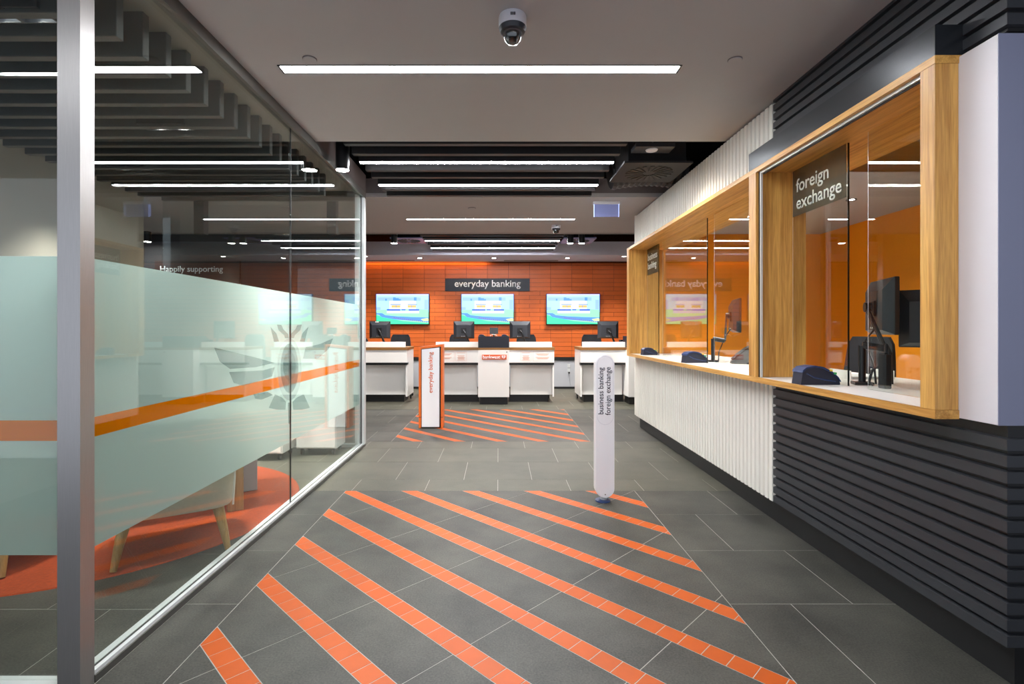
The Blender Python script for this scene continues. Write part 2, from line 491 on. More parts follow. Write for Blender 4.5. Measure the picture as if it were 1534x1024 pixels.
# diagonal fields: stripes run along x + y = const
SW = 0.10 * math.sqrt(2)
def field(x0, x1, y0, y1, cs, single):
    cs = sorted(cs)
    R2 = math.sqrt(0.5)
    def pt(s, d):      # s = x+y, d = x-y
        return ((s + d) / 2, (s - d) / 2)
    g = G * math.sqrt(2)
    prev = x0 + y0 - 1
    for c in cs + [x1 + y1 + 1]:
        # grey strip between prev (top of last stripe) and the lower edge of this stripe
        lo, hi = prev, (c - SW if c in cs else c)
        d = -3.295 + 0.88 * math.floor((x0 - y1 + 3.295) / 0.88)
        while d < x1 - y0:
            p = [pt(lo + g, d + g), pt(hi - g, d + g), pt(hi - g, d + 0.88 - g), pt(lo + g, d + 0.88 - g)]
            p = clip(p, x0 + G, x1 - G, y0 + G, y1 - G)
            if p: tile_poly(p, 'tile_dark', 'diagonal_tile')
            d += 0.88
        if c in cs:
            step = 0.106 * math.sqrt(2) if not single else 30
            d = -3.295 - 10 * (0.106 * math.sqrt(2)) if not single else -20
            while d > x0 - y1 - 0.2 and not single: d -= step
            while d < x1 - y0:
                p = [pt(c - SW + g, d + g), pt(c - g, d + g), pt(c - g, d + step - g), pt(c - SW + g, d + step - g)]
                p = clip(p, x0 + G, x1 - G, y0 + G, y1 - G)
                if p: tile_poly(p, 'tile_orange', 'orange_stripe' if single else 'orange_tile')
                d += step
        prev = c
field(FX0, FX1, FY0, FY1, [1.1 + 0.532 * k for k in range(-3, 9)], False)
field(GX0, GX1, GY0, GY1, [5.5 + 0.522 * k for k in range(0, 10)], True)

# ================================================================== CEILING
CZ = 3.04
bm = NB()
box(bm, -6, 5.6, -1.6, 2.0, CZ, CZ + 0.14)
box(bm, -1.597, 2.02, 2.0, 4.5, CZ, CZ + 0.14)
box(bm, -9.2, 5.6, 6.39, 8.87, CZ, CZ + 0.05)
ceiling = obj('ceiling', bm, 'ceiling_paint'); tag(ceiling, 'smooth taupe plaster ceiling in two bays', kind='structure')
obj('bulkhead', box(box(B(-9.2, 5.6, 6.39, 6.44, CZ + 0.05, CZ + 0.23), -9.2, 5.6, 8.82, 8.87, CZ + 0.05, CZ + 0.23), -1.70, -1.597, 4.5, 6.19, CZ, CZ + 0.21), 'bulkhead', ceiling)
obj('meeting_ceiling', B(-4.0, -1.60, 2.02, 6.19, CZ, CZ + 0.06), 'paint_taupe', ceiling)
bm = B(-4.7, 5.6, 10.98, 12.04, 2.985, 3.02)
bm = box(bm, -4.7, 5.6, 10.98, 11.02, 3.02, 3.27)
obj('counter_ceiling', bm, ['ceiling_pale'], ceiling)
vo = obj('ceiling_void', B(-9.2, 5.6, 2.0, 12.3, 3.62, 3.72), 'void'); tag(vo, 'black service void above the ceiling openings', kind='structure')
# shadow lines at the bay edges
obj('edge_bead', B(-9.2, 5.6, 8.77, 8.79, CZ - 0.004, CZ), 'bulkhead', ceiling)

# ================================================================== WALLS
# --- orange tiled back wall
WY = 12.15
wb = obj('wall_back', B(-4.7, 5.6, WY + 0.012, WY + 0.15, 0, 3.62), 'terracotta_joint'); tag(wb, 'orange terracotta tiled back wall behind the counters', kind='structure')
tw, th = 0.4975, 0.1005
base_x = (572.2 - VX) * WY / F
z_top0 = H + (VY - 397.4) * WY / F
meshes = {}
def wall_tile(x0, x1, z0, z1, stuff=None):
    g = 0.0035
    if stuff is not None:
        box(stuff, x0 + g, x1 - g, WY, WY + 0.014, z0 + g, z1 - g); return
    key = (round(x1 - x0, 3), round(z1 - z0, 3))
    if key not in meshes:
        bm = B(-(x1 - x0) / 2 + g, (x1 - x0) / 2 - g, -0.007, 0.007, -(z1 - z0) / 2 + g, (z1 - z0) / 2 - g)
        me = bpy.data.meshes.new('wall_tile'); bm.to_mesh(me); bm.free(); me.materials.append(M['terracotta']); meshes[key] = me
    o = add_obj('wall_tile', meshes[key], wb)
    o.location = Vector(((x0 + x1) / 2, WY + 0.007, (z0 + z1) / 2)) - ORIG[wb.name]
stuff = NB()
ntile = 0
ZB = 0.745
rows = [(z_top0, z_top0 + 0.062, 0)]
k = 0
while z_top0 - (k + 1) * th > ZB - 0.09:
    za = max(ZB, z_top0 - (k + 1) * th); zb_ = z_top0 - k * th
    half = 0.5 if (6 <= k < 15 and k % 2 == 0) else 0
    rows.append((za, zb_, half)); k += 1
for za, zb_, half in rows:
    c = -5
    while True:
        xa = base_x + (c + half) * tw; xb = xa + tw
        if xa > 5.5: break
        xa = max(xa, -4.7)
        if xb - xa > 0.02:
            if xa > -2.9 - tw and xb < 3.25 and ntile < 298:
                wall_tile(xa, xb, za, zb_); ntile += 1
            else: wall_tile(xa, min(xb, 5.6), za, zb_, stuff)
        c += 1
o = obj('more_wall_tiles', stuff, 'terracotta', wb); o['kind'] = 'stuff'
tr = obj('trim_1', B(-4.7, 5.6, WY - 0.03, WY + 0.012, 0.665, 0.742), 'plinth_black'); tag(tr, 'black dado rail under the orange tiles', kind='structure')
dd = obj('dado_panel', B(-4.7, 5.6, WY - 0.012, WY + 0.012, 0.05, 0.665), 'dado_grey', wb)
bb = obj('baseboard_back', B(-4.7, 5.6, WY - 0.03, WY + 0.012, 0, 0.05), 'plinth_black'); tag(bb, 'black skirting at the foot of the back wall', kind='structure')
# cove strip above the tiles
cv = obj('cove_light', B(-3.6, -0.25, WY - 0.075, WY - 0.045, 3.03, 3.05), 'cove'); tag(cv, 'amber cove light strip hidden above the orange tiled wall', 'light')
obj('channel', B(-3.62, -0.23, WY - 0.085, WY + 0.012, 3.05, 3.065), 'alu_dark', cv)
# side and dividing walls of the hall
for nm, a, m_, lab in (('wall_left', (-4.12, -4.0, 2.02, 5.8, 0, 3.1), 'paint_taupe', 'taupe end wall of the glazed meeting room'),
                       ('wall_divider', (-9.2, -2.42, 8.9, 9.02, 0, 3.62), 'paint_charcoal', 'charcoal dividing wall behind the meeting room'),
                       ('wall_far_left', (-9.3, -9.2, 2.0, 9.0, 0, 3.6), 'paint_charcoal', 'charcoal far side wall of the branch'),
                       ('wall_counter_left', (-4.8, -4.7, 9.0, 12.3, 0, 3.62), 'paint_taupe', 'taupe side wall beside the banking counters'),
                       ('wall_far_right', (5.6, 5.7, -1.6, 12.3, 0, 3.6), 'paint_taupe', 'taupe side wall beyond the teller room')):
    o = obj(nm, B(*a), m_); tag(o, lab, kind='structure')

# ================================================================== RIGHT WALL (teller enclosure)
RX = 1.966
YE, YM, YN = 7.42, 3.69, 1.99
wr = obj('wall_right', B(1.988, 2.10, YM, YE, 0.165, 1.02), 'rib_white'); tag(wr, 'white ribbed and charcoal slatted wall of the teller enclosure', kind='structure')
obj('upper_backing', B(1.988, 2.10, YM, YE, 2.56, 3.025), 'rib_white', wr)
obj('end_panel', B(1.972, 4.7, YE, YE + 0.05, 0.165, 3.04), 'rib_white', wr)
bm = B(1.988, 2.10, YN + 0.02, YM, 0.165, 1.03); box(bm, 1.988, 2.10, YN + 0.02, YM, 2.565, 3.2)
box(bm, 2.10, 4.6, YN + 0.02, YN + 0.10, 0.165, 1.03); box(bm, 2.10, 4.6, YN + 0.02, YN + 0.10, 2.56, 3.2)
obj('dark_backing', bm, 'plinth_black', wr)
P = 0.0634
def rib_mesh(h):
    bm = NB()
    prism(bm, [(0.022, -0.026), (0.0, -0.019), (0.0, 0.019), (0.022, 0.026)], 'z', 0, h)
    me = bpy.data.meshes.new('rib'); bm.to_mesh(me); bm.free(); me.materials.append(M['rib_white']); return me
lo_me, up_me = rib_mesh(1.02 - 0.165), rib_mesh(3.02 - 2.56)
n = int((YE - YM) / P)
for i in range(n):
    y = YM + 0.030 + i * (YE - YM - 0.03) / n
    for me, z in ((lo_me, 0.165), (up_me, 2.56)):
        o = add_obj('rib', me, wr); o.location = Vector((RX, y, z)) - ORIG[wr.name]
def slat(z):
    bm = NB(); prof = [(0.0, 0.0), (0.0, 0.043), (0.022, 0.047), (0.022, -0.004)]
    # side run along y then return along x (one bent slat)
    path = [(Vector((RX, YM - 0.004, z)), Vector((1, 0, 0))), (Vector((RX, YN, z)), Vector((1, 1, 0))), (Vector((4.6, YN, z)), Vector((0, 1, 0)))]
    rings = [[bm.verts.new(p + d * q[0] + Vector((0, 0, q[1]))) for q in prof] for p, d in path]
    for a, b in zip(rings, rings[1:]):
        for i in range(4):
            j = (i + 1) % 4; bm.faces.new((a[i], a[j], b[j], b[i]))
    bm.faces.new(rings[0]); bm.faces.new(rings[-1][::-1])
    bmesh.ops.recalc_face_normals(bm, faces=bm.faces)
    return obj('slat', bm, 'slat_dark', wr)
for i in range(13): slat(0.169 + i * P)
for i in range(8): slat(2.580 + i * P)
pl = obj('baseboard_right', box(B(2.025, 2.09, 2.02, YE - 0.04, 0, 0.165), 2.09, 4.6, 2.02, 2.08, 0, 0.165), 'plinth_black'); tag(pl, 'tall black plinth under the teller wall', kind='structure')
bx_ = obj('trim_2', B(1.951, 4.6, 2.011, 2.20, 1.024, 2.555, bev=0.002), 'box_white'); tag(bx_, 'white boxed end panel beside the oak window frame', kind='structure')
obj('front_shade_sheet', B(1.951, 4.6, 2.008, 2.0108, 1.024, 2.555), 'shade_blue', bx_)  # added sheet, carries the dim front of the white box as colour
fa = obj('trim_3', B(1.848, 4.6, 2.18, 3.803, 2.562, 2.69), 'fascia_dark'); tag(fa, 'smooth charcoal fascia above the foreign exchange window', kind='structure')
# ledge and header (continuous)
lg = thing('counter_ledge', 'long oak edged white counter ledge running under both teller windows', 'counter', (2.3, 4.8, 1.02))
obj('top', B(1.868, 2.85, 2.29, 7.355, 1.022, 1.056), 'lam_white', lg)
obj('oak_edge', box(box(B(1.848, 1.868, 2.18, YE, 1.02, 1.057), 1.868, 1.951, 2.18, 2.20, 1.02, 1.057), 1.868, 2.0, YE - 0.02, YE, 1.02, 1.057), 'oak_y', lg)
hd = obj('trim_4', B(1.848, 2.5, 2.18, YE, 2.527, 2.561), 'oak_y'); tag(hd, 'oak header board above the teller windows', kind='structure')

def teller_window(name, label, ya, yb, panes, posts, tracks):
    wdw = thing(name, label, None, ((1.848 + 2.2) / 2, (ya + yb) / 2, 1.057), kind='structure')
    for (x0, x1, y0, y1) in posts: obj('post', B(x0, x1, y0, y1, 1.057, 2.527, bev=0.002), 'oak_z', wdw)
    for (y0, y1) in panes:
        obj('pane', B(2.108, 2.118, y0, y1, 1.058, 2.526), 'glass_teller', wdw)
        obj('pane_edge', box(B(2.108, 2.118, y0 - 0.003, y0 - 0.0005, 1.058, 2.526), 2.108, 2.1085, y1 + 0.0005, y1 + 0.003, 1.058, 2.526, mi=1), ['glass_edge', 'alu'], wdw)
    for (y0, y1, m_, z0) in tracks: obj('shutter_track', B(1.868, 1.882, y0, y1, z0, 2.527), m_, wdw)
    return wdw
w1 = teller_window('window_1', 'far teller window lettered business banking in an oak frame', 3.805, 7.42,
                   [(6.79, 7.29), (5.21, 6.61), (3.81, 5.03)], [(1.848, 2.34, 7.30, 7.42)], [])
w2 = teller_window('window_2', 'near teller window lettered foreign exchange in an oak frame', 2.18, 3.805,
                   [(3.11, 3.686), (2.27, 2.935)], [(1.848, 2.21, 3.70, 3.803), (1.848, 1.95, 2.181, 2.258)],
                   [(3.682, 3.699, 'black_rubber', 1.057), (3.668, 3.680, 'alu', 1.057)])
obj('track_head', box(B(1.872, 1.886, 2.26, 3.67, 2.512, 2.527), 1.886, 1.896, 2.26, 3.67, 2.505, 2.527, mi=1), ['alu', 'black_rubber'], w2)
# lettering bands on the panes
def pane_sign(wdw, y0, y1, z0, z1, lines, twid, zt):
    obj('film_band', B(2.1035, 2.1045, y0, y1, z0, z1), 'smoke_film', wdw)
    obj('lettering', text_bm(lines, 'yz', (y0 + y1) / 2 - 0.0, zt, width=twid, at=2.103, depth=0.001, bold=0.008, align='LEFT'), 'text_pale', wdw)
pane_sign(w2, 3.115, 3.68, 2.20, 2.525, 'foreign\nexchange', 0.48, 2.335)
pane_sign(w1, 6.795, 7.285, 2.16, 2.525, 'business\nbanking', 0.42, 2.33)

# teller room
tr_w = obj('wall_teller', box(box(B(4.6, 4.7, 2.05, YE, 0, 3.0), 2.12, 4.6, YE - 0.06, YE, 0, 3.0), 2.12, 4.6, 2.22, 2.28, 1.06, 3.0), 'paint_orange')
tag(tr_w, 'orange painted inner walls of the teller room', kind='structure')
tc_ = obj('ceiling_teller', B(2.12, 4.6, 2.28, YE - 0.06, 2.76, 2.82), 'ceiling_paint'); tag(tc_, 'pale ceiling of the teller room', kind='structure')

# ================================================================== GLAZED MEETING ROOM
GX = -1.63
wg = thing('window_3', 'full height glass partition with frosted band and orange stripe', None, (GX, 4.1, 0), kind='structure')
def bar(name, a, m_): return obj(name, B(*a), m_, wg)
# floor track, outer to inner
bar('floor_track', (-1.622, -1.597, 2.04, 6.19, 0, 0.030), 'alu_dark')
bar('floor_track', (-1.624, -1.604, 2.04, 6.17, 0.0301, 0.046), 'alu')
bar('gasket', (-1.637, -1.625, 2.04, 6.16, 0, 0.044), 'black_rubber')
bar('floor_track', (-1.670, -1.638, 2.04, 6.16, 0, 0.046), 'alu')
bar('head_track', (-1.622, -1.597, 2.04, 6.19, 2.965, CZ), 'alu_dark')
bar('gasket', (-1.637, -1.623, 2.04, 6.16, 2.992, CZ), 'black_rubber')
bar('head_track', (-1.670, -1.638, 2.04, 6.16, 2.985, CZ), 'alu_dark')
bar('end_post', (-1.624, -1.597, 6.11, 6.19, 0.0302, 2.965), 'alu')
bar('gasket', (-1.637, -1.625, 6.085, 6.16, 0.047, 2.99), 'black_rubber')
bar('end_post', (-1.690, -1.638, 6.05, 6.16, 0.047, 2.985), 'alu')
bar('corner_post', (-1.690, -1.602, 1.970, 2.040, 0, CZ), 'steel')
for (y0, y1) in ((2.045, 4.028), (4.034, 6.085)):
    bar('pane', (-1.636, -1.626, y0, y1, 0.046, 2.99), 'glass_clear')
bar('pane_joint', (-1.6365, -1.6255, 4.0285, 4.0335, 0.046, 2.99), 'black_rubber')
bar('pane', (-4.0, -1.692, 1.995, 2.005, 0.04, 3.0), 'glass_clear')
bar('floor_track', (-4.0, -1.691, 1.975, 2.025, 0, 0.038), 'alu')
bar('head_track', (-4.0, -1.691, 1.975, 2.025, 3.0, CZ), 'alu_dark')
bar('pane', (-4.0, -1.692, 6.125, 6.135, 0.04, 2.93), 'glass_clear')
bar('floor_track', (-4.0, -1.692, 6.105, 6.155, 0, 0.038), 'alu')
bar('head_track', (-4.0, -1.692, 6.105, 6.155, 2.93, CZ), 'alu_dark')
# frosted film with stripe (inner face of the glass)
ZF0, ZS0, ZS1, ZF1 = 0.52, 0.965, 1.045, 1.685
for (za, zb_, m_) in ((ZF0, ZS0, 'frost'), (ZS1, ZF1, 'frost'), (ZS0, ZS1, 'film_orange')):
    for (y0, y1) in ((2.045, 4.028), (4.034, 6.085)):
        bar('frosted_film' if m_ == 'frost' else 'orange_stripe', (-1.6388, -1.6382, y0, y1, za, zb_), m_)
    bar('frosted_film' if m_ == 'frost' else 'orange_stripe', (-4.0, -1.692, 2.0066, 2.0072, za, zb_), m_)
# pale emblem cut in the film, traced on the glass plane
def gp(px, py):   # emblem point: crop pixel (origin 350,460, scale 5.12) -> (Y, z) on the glass
    x = 350 + px / 5.12; y = 460 + py / 5.12
    Y = 1.63 * F / (VX - x)
    return (Y, H - (y - VY) * Y / F)
def emblem(pts, m_, nm='emblem_piece', at=-1.63755):
    prism_pts = [gp(*p) for p in pts]
    obj(nm, prism(NB(), prism_pts, 'x', at, at - 0.00015), m_, wg)
def oval(cx, cy, rx, ry, n=28): return [(cx + rx * math.cos(2 * PI * i / n), cy + ry * math.sin(2 * PI * i / n)) for i in range(n)]
for sx in (1, -1):
    f = lambda p: (435 + sx * (p[0] - 435), p[1])
    emblem([f(p) for p in ((340, 132), (375, 137), (388, 168), (425, 205), (431, 236), (402, 238), (394, 214), (352, 176))], 'frost_grey', 'emblem_horn')
    emblem([f(p) for p in ((290, 150), (336, 200), (356, 262), (318, 265))], 'frost_grey', 'emblem_spike')
    emblem([f(p) for p in ((325, 668), (376, 690), (410, 725), (405, 785), (340, 785), (278, 770))], 'frost_grey', 'emblem_leaf')
def zq(pts): return [((135 + x / 3.593 - 350) * 5.12, (345 + y / 3.593 - 460) * 5.12) for x, y in pts]
emblem(zq([(675, 630), (740, 645), (920, 690), (1000, 712), (900, 735), (760, 745), (705, 705)]), 'frost_grey', 'emblem_wing')
emblem(zq([(755, 762), (940, 752), (1000, 735), (985, 785), (900, 815), (830, 835), (780, 820)]), 'frost_grey', 'emblem_wing')
emblem(zq([(1165, 628), (1240, 612), (1312, 580), (1290, 635), (1230, 690), (1150, 690)]), 'frost_grey', 'emblem_wing')
emblem(zq([(885, 880), (960, 868), (990, 885), (930, 910), (895, 905)]), 'frost_grey', 'emblem_bud')
emblem(oval(435, 475, 92, 240), 'frost_light', 'emblem_oval', -1.6372)
emblem(oval(435, 468, 68, 190), 'frost_grey', 'emblem_ring', -1.63685)
emblem(oval(435, 450, 50, 112), 'frost_grey', 'emblem_eye', -1.6365)
emblem(((424, 730), (446, 730), (440, 900), (428, 890)), 'frost_grey', 'emblem_stem')

# baffles of the meeting room
ORD = 'first second third fourth fifth sixth seventh eighth ninth tenth eleventh twelfth thirteenth fourteenth fifteenth sixteenth seventeenth eighteenth nineteenth twentieth'.split()
bz0, bz1 = 2.805, CZ
me = None
for i in range(19):
    y = 2.10 + 0.184 * i
    if me is None:
        bf = obj('ceiling_baffle', B(-3.8, -1.834, y, y + 0.05, bz0, bz1, bev=0.003), 'baffle')
        tag(bf, 'dark grey ceiling baffle, first back from the front glass of the meeting room', 'baffle', 'meeting room ceiling baffles')
        y_first = y
    else: pass
    if i == 0: me = bf.data
    else:
        c = copy_tree(bf, label='dark grey ceiling baffle, %s back from the front glass of the meeting room' % ORD[i]); c.location = bf.location + Vector((0, 0.184 * i, 0))
# recessed twin downlights between the baffles
def twin(x, y, lab, power=205):
    t = thing('twin_downlight', lab, 'light', (x, y, 2.83), group='meeting room twin downlights')
    obj('housing', box(box(box(box(B(x - 0.165, x + 0.165, y - 0.062, y - 0.055, 2.82, CZ), x - 0.165, x + 0.165, y + 0.055, y + 0.062, 2.82, CZ),
        x - 0.165, x - 0.155, y - 0.055, y + 0.055, 2.82, CZ), x + 0.155, x + 0.165, y - 0.055, y + 0.055, 2.82, CZ), x - 0.008, x + 0.008, y - 0.055, y + 0.055, 2.82, CZ), 'plastic_black', t)
    for s in (-1, 1):
        xa = x + s * 0.082
        obj('lamp', B(xa - 0.055, xa + 0.055, y - 0.04, y + 0.04, 2.875, 2.885), 'lamp_blue', t)
        sp = bpy.data.lights.new('downlight_beam', 'SPOT'); sp.energy = power; sp.spot_size = math.radians(105); sp.spot_blend = 0.5
        sp.color = (1.0, 0.95, 0.88); sp.shadow_soft_size = 0.04
        so = bpy.data.objects.new('downlight_beam', sp); COL.objects.link(so); so.parent = t
        so.location = (s * 0.082, 0, 0.03)
    return t
twin(-2.34, 3.617, 'recessed twin downlight above the rug near the armchairs')
twin(-3.25, 4.537, 'recessed twin downlight deep in the meeting room by its end wall')
twin(-2.2, 2.329, 'recessed twin downlight just behind the front glass', 45)
twin(-2.32, 5.273, 'recessed twin downlight near the white cabinets')

# round rug
rg = obj('round_rug', lathe(NB(), [(0, 0.006), (1.365, 0.006), (1.372, 0.0005), (0, 0.0005)], (-3.02, 4.0, 0), 96), 'rug'); tag(rg, 'large round orange carpet inset under the meeting chairs', 'rug')

# tub armchairs
def armchair(loc, rz, lab):
    t = thing('armchair', lab, 'armchair', loc, rz, group='cream tub armchairs on the rug')
    ORIG[t.name] = Vector((0, 0, 0))
    # shell: U-shaped wall, open toward +x (front), height swelling to the back
    bm = NB(); N = 26; outer, inner = [], []
    def sup(a, rx, ry, e=4.6):
        c, s = math.cos(a), math.sin(a)
        return (math.copysign(abs(c) ** (2 / e), c) * rx, math.copysign(abs(s) ** (2 / e), s) * ry)
    rings = []
    for i in range(N + 1):
        a = math.radians(32 + (360 - 64) * i / N)
        hx, hy = sup(a, 0.34, 0.345); ix, iy = sup(a, 0.27, 0.265)
        top = 0.60 + 0.15 * (0.5 - 0.5 * math.cos(a)) ** 1.5
        k = 0.95
        rings.append([bm.verts.new(v) for v in ((hx * k, hy * k, 0.275), (hx * 0.985, hy * 0.985, 0.30), (hx, hy, 0.46), (hx * 1.01, hy * 1.01, top - 0.02),
                                                ((hx + ix) / 2, (hy + iy) / 2, top), (ix, iy, top - 0.03), (ix, iy, 0.40), (ix * 0.9, iy * 0.9, 0.275))])
    for a, b in zip(rings, rings[1:]):
        for j in range(8):
            q = (j + 1) % 8; bm.faces.new((a[j], a[q], b[q], b[j]))
    bm.faces.new(rings[0]); bm.faces.new(rings[-1][::-1])
    bmesh.ops.recalc_face_normals(bm, faces=bm.faces)
    sh = obj('shell', bm, 'fabric_cream', t, smooth=True, local=True)
    for s in (-1, 1):
        obj('piping', tube(NB(), [(-0.318, s * 0.318, 0.285), (-0.325, s * 0.327, 0.46), (-0.327, s * 0.329, 0.66)], 0.006, 6), 'piping', sh, local=True)
    bm = B(-0.25, 0.30, -0.255, 0.255, 0.28, 0.44, bev=0.035); obj('seat_cushion', bm, 'fabric_cream', t, smooth=True, local=True)
    for sx in (-1, 1):
        for sy in (-1, 1):
            obj('leg', tube(NB(), [(sx * 0.215, sy * 0.215, 0.34), (sx * 0.24, sy * 0.24, 0.26), (sx * 0.27, sy * 0.27, 0.12), (sx * 0.292, sy * 0.292, 0.0)],
                            [0.034, 0.033, 0.025, 0.017], 12), 'leg_wood', t, smooth=True, local=True)
    return t
armchair((-2.115, 3.35, 0.011), math.radians(122), 'cream tub armchair on wooden legs beside the frosted side glass')
armchair((-3.02, 3.22, 0.011), math.radians(80), 'cream tub armchair on wooden legs behind the front frosted glass')
# meeting desk
dk = thing('meeting_desk', 'meeting desk with oak leg panel and white drawer end on the rug', 'desk', (-2.72, 4.12, 0), math.radians(32)); ORIG[dk.name] = Vector((0, 0, 0))
obj('desktop', B(-0.22, 0.76, -0.54, 0.38, 0.70, 0.735, bev=0.004), 'lam_white', dk, local=True)
obj('leg_panel', B(0.45, 0.56, -0.52, -0.42, 0.008, 0.70, bev=0.003), 'leg_wood', dk, local=True)
obj('leg_panel', B(-0.20, -0.14, 0.10, 0.28, 0.008, 0.70, bev=0.003), 'leg_wood', dk, local=True)
pd = obj('drawer_unit', B(0.36, 0.714, -0.046, 0.34, 0.01, 0.30, bev=0.004), 'dado_grey', dk, local=True)
obj('drawer_unit', B(0.37, 0.70, -0.046, 0.34, 0.31, 0.69, bev=0.004), 'lam_white', dk, local=True)
# white cabinets on castors
def cabinet(x0, x1, y0, y1, z1, lab, nm='mobile_cabinet'):
    t = thing(nm, lab, 'cabinet', ((x0 + x1) / 2, (y0 + y1) / 2, 0))
    obj('body', B(x0, x1, y0, y1, 0.075, z1, bev=0.004), 'lam_white', t)
    d = obj('door', B(x0 + 0.012, x1 - 0.012, y0 - 0.016, y0 - 0.001, 0.09, z1 - 0.03, bev=0.002), 'lam_white', t)
    obj('lock', tube(NB(), [(x1 - 0.05, y0 - 0.022, z1 - 0.08), (x1 - 0.05, y0 - 0.014, z1 - 0.08)], 0.009, 8), 'plastic_black', d)
    for x in (x0 + 0.05, x1 - 0.05):
        for y in (y0 + 0.05, y1 - 0.05):
            obj('castor', tube(NB(), [(x - 0.012, y, 0.03), (x + 0.012, y, 0.03)], 0.03, 12), 'plastic_black', t)
            obj('castor_fork', B(x - 0.016, x + 0.016, y - 0.01, y + 0.01, 0.045, 0.078), 'plastic_black', t)
    return t
cabinet(-2.25, -1.80, 5.72, 6.04, 0.98, 'white mobile cabinet on castors close to the partition end post')
cabinet(-2.95, -2.30, 5.48, 5.86, 0.86, 'wider white mobile cabinet on castors behind the rug')
# dividing-wall sign, posters and columns seen through the glass
sg = thing('wall_sign', 'dark wall sign lettered Happily supporting on the charcoal divider', 'sign', (-5.2, 8.88, 2.3))
sx0, sx1 = (233 - VX) * 8.88 / F, (360 - VX) * 8.88 / F
obj('board', B(sx0, sx1, 8.86, 8.90, 2.10, H + 103 * 8.88 / F), 'panel_maroon', sg)
obj('lettering', text_bm('Happily supporting', 'xz', (287 - VX) * 8.86 / F, H + (VY - 404) * 8.86 / F, width=94 * 8.86 / F, at=8.86, depth=0.003, bold=0.008), 'text_white', sg)
for (px, py, rx, ry) in ((222, 478, 15, 23), (256, 454, 13, 22), (277, 447, 6.5, 11), (293, 469, 11, 19), (211, 423, 4, 6)):
    Y = 8.89 - (0.02 if px == 277 else 0); X = (px - VX) * Y / F; Z = H - (py - VY) * Y / F; kx = Y / F
    pts = [(X + rx * kx * math.cos(2 * PI * i / 28), Z + ry * kx * math.sin(2 * PI * i / 28)) for i in range(28)]
    p_ = thing('oval_poster', {222: 'largest pale oval story poster on the charcoal divider', 256: 'tall pale oval story poster right of the largest one', 277: 'small pale oval photo poster between two story posters',
               293: 'pale oval story poster furthest toward the banking counters', 211: 'tiny pale oval poster above the largest one'}[px], 'poster', (X, Y, Z - ry * kx), group='oval posters on the divider')
    obj('card', prism(NB(), pts, 'y', Y - 0.006, 8.90), 'poster_pale', p_)
    if rx > 9:
        bm = NB()
        for q in range(5): box(bm, X - rx * kx * 0.7, X + rx * kx * (0.6 - 0.08 * (q % 3)), Y - 0.008, Y - 0.006, Z - 0.02 - q * 0.028, Z - 0.01 - q * 0.028)
        obj('print', bm, 'paint_taupe', p_)
for (px0, px1, Y, lab) in ((489.5, 503, 6.2, 'short dark drop post under the ceiling just past the meeting room, nearer the aisle'), (290, 305, 6.2, 'short dark drop post under the ceiling just past the meeting room, by its end wall')):
    X0, X1 = (px0 - VX) * Y / F, (px1 - VX) * Y / F
    c_ = obj('drop_post', B(X0, X1, Y, Y + 0.10, H + (VY - 350) * Y / F, CZ + 0.15), 'paint_charcoal'); tag(c_, lab, 'post')

# ================================================================== CEILING LIGHTS AND BAFFLES
LX0, LX1 = -1.375, 1.14
def strip(y, wdt, lab, grp):
    t = thing('linear_light', lab, 'light', ((LX0 + LX1) / 2, y, CZ - 0.004), group=grp)
    bm = NB(); h = wdt / 2
    box(bm, LX0, LX1, y - h, y - h + 0.008, CZ - 0.006, CZ - 0.0005); box(bm, LX0, LX1, y + h - 0.008, y + h, CZ - 0.006, CZ - 0.0005)
    box(bm, LX0, LX0 + 0.012, y - h + 0.008, y + h - 0.008, CZ - 0.006, CZ - 0.0005); box(bm, LX1 - 0.012, LX1, y - h + 0.008, y + h - 0.008, CZ - 0.006, CZ - 0.0005)
    obj('frame', bm, 'plastic_black', t)
    obj('diffuser', B(LX0 + 0.012, LX1 - 0.012, y - h + 0.008, y + h - 0.008, CZ - 0.004, CZ - 0.0005), 'led', t)
strip(3.243, 0.10, 'long recessed linear light in the near plaster ceiling', 'recessed ceiling lines')
strip(7.66, 0.075, 'long recessed linear light in the second plaster ceiling bay', 'recessed ceiling lines')
strip(1.2, 0.10, 'unseen long linear light added in the plaster ceiling over the entrance', 'recessed ceiling lines')  # out of view, added to brighten the near floor and oak post
LX0, LX1 = -4.4, -1.95
strip(0.70, 0.04, 'recessed linear light outside the front glass of the meeting room', 'recessed ceiling lines')
LX0, LX1 = -1.375, 1.14
def hung(y, lit, lab, grp, zt=3.27):
    t = thing('ceiling_baffle', lab, 'baffle', ((LX0 + LX1) / 2, y, CZ), group=grp)
    obj('blade', B(LX0, LX1, y - 0.03, y + 0.03, CZ + (0.006 if lit else 0), zt, bev=0.003), 'baffle_black', t)
    if lit: obj('light_strip', B(LX0 + 0.01, LX1 - 0.01, y - 0.027, y + 0.027, CZ, CZ + 0.0055), 'led', t)
    for x in (LX0 + 0.3, LX1 - 0.3): obj('hanger', tube(NB(), [(x, y, zt - 0.005), (x, y, 3.62)], 0.006, 6), 'plastic_black', t)
for i, yy in enumerate((4.585, 4.845, 5.08, 5.335, 5.58, 5.88, 6.08, 6.34)):
    lit = yy in (5.08, 5.88)
    hung(yy, lit, 'black hanging baffle%s, %s in from the near plaster ceiling edge' % (' with glowing underside' if lit else '', ORD[i]), 'first opening baffles')
for i, yy in enumerate((9.05, 9.32, 9.58, 9.99, 10.41, 10.7)):
    lit = yy in (9.58, 10.41)
    hung(yy, lit, 'black hanging baffle%s, %s in past the second plaster bay' % (' with glowing underside' if lit else '', ORD[i]), 'second opening baffles')

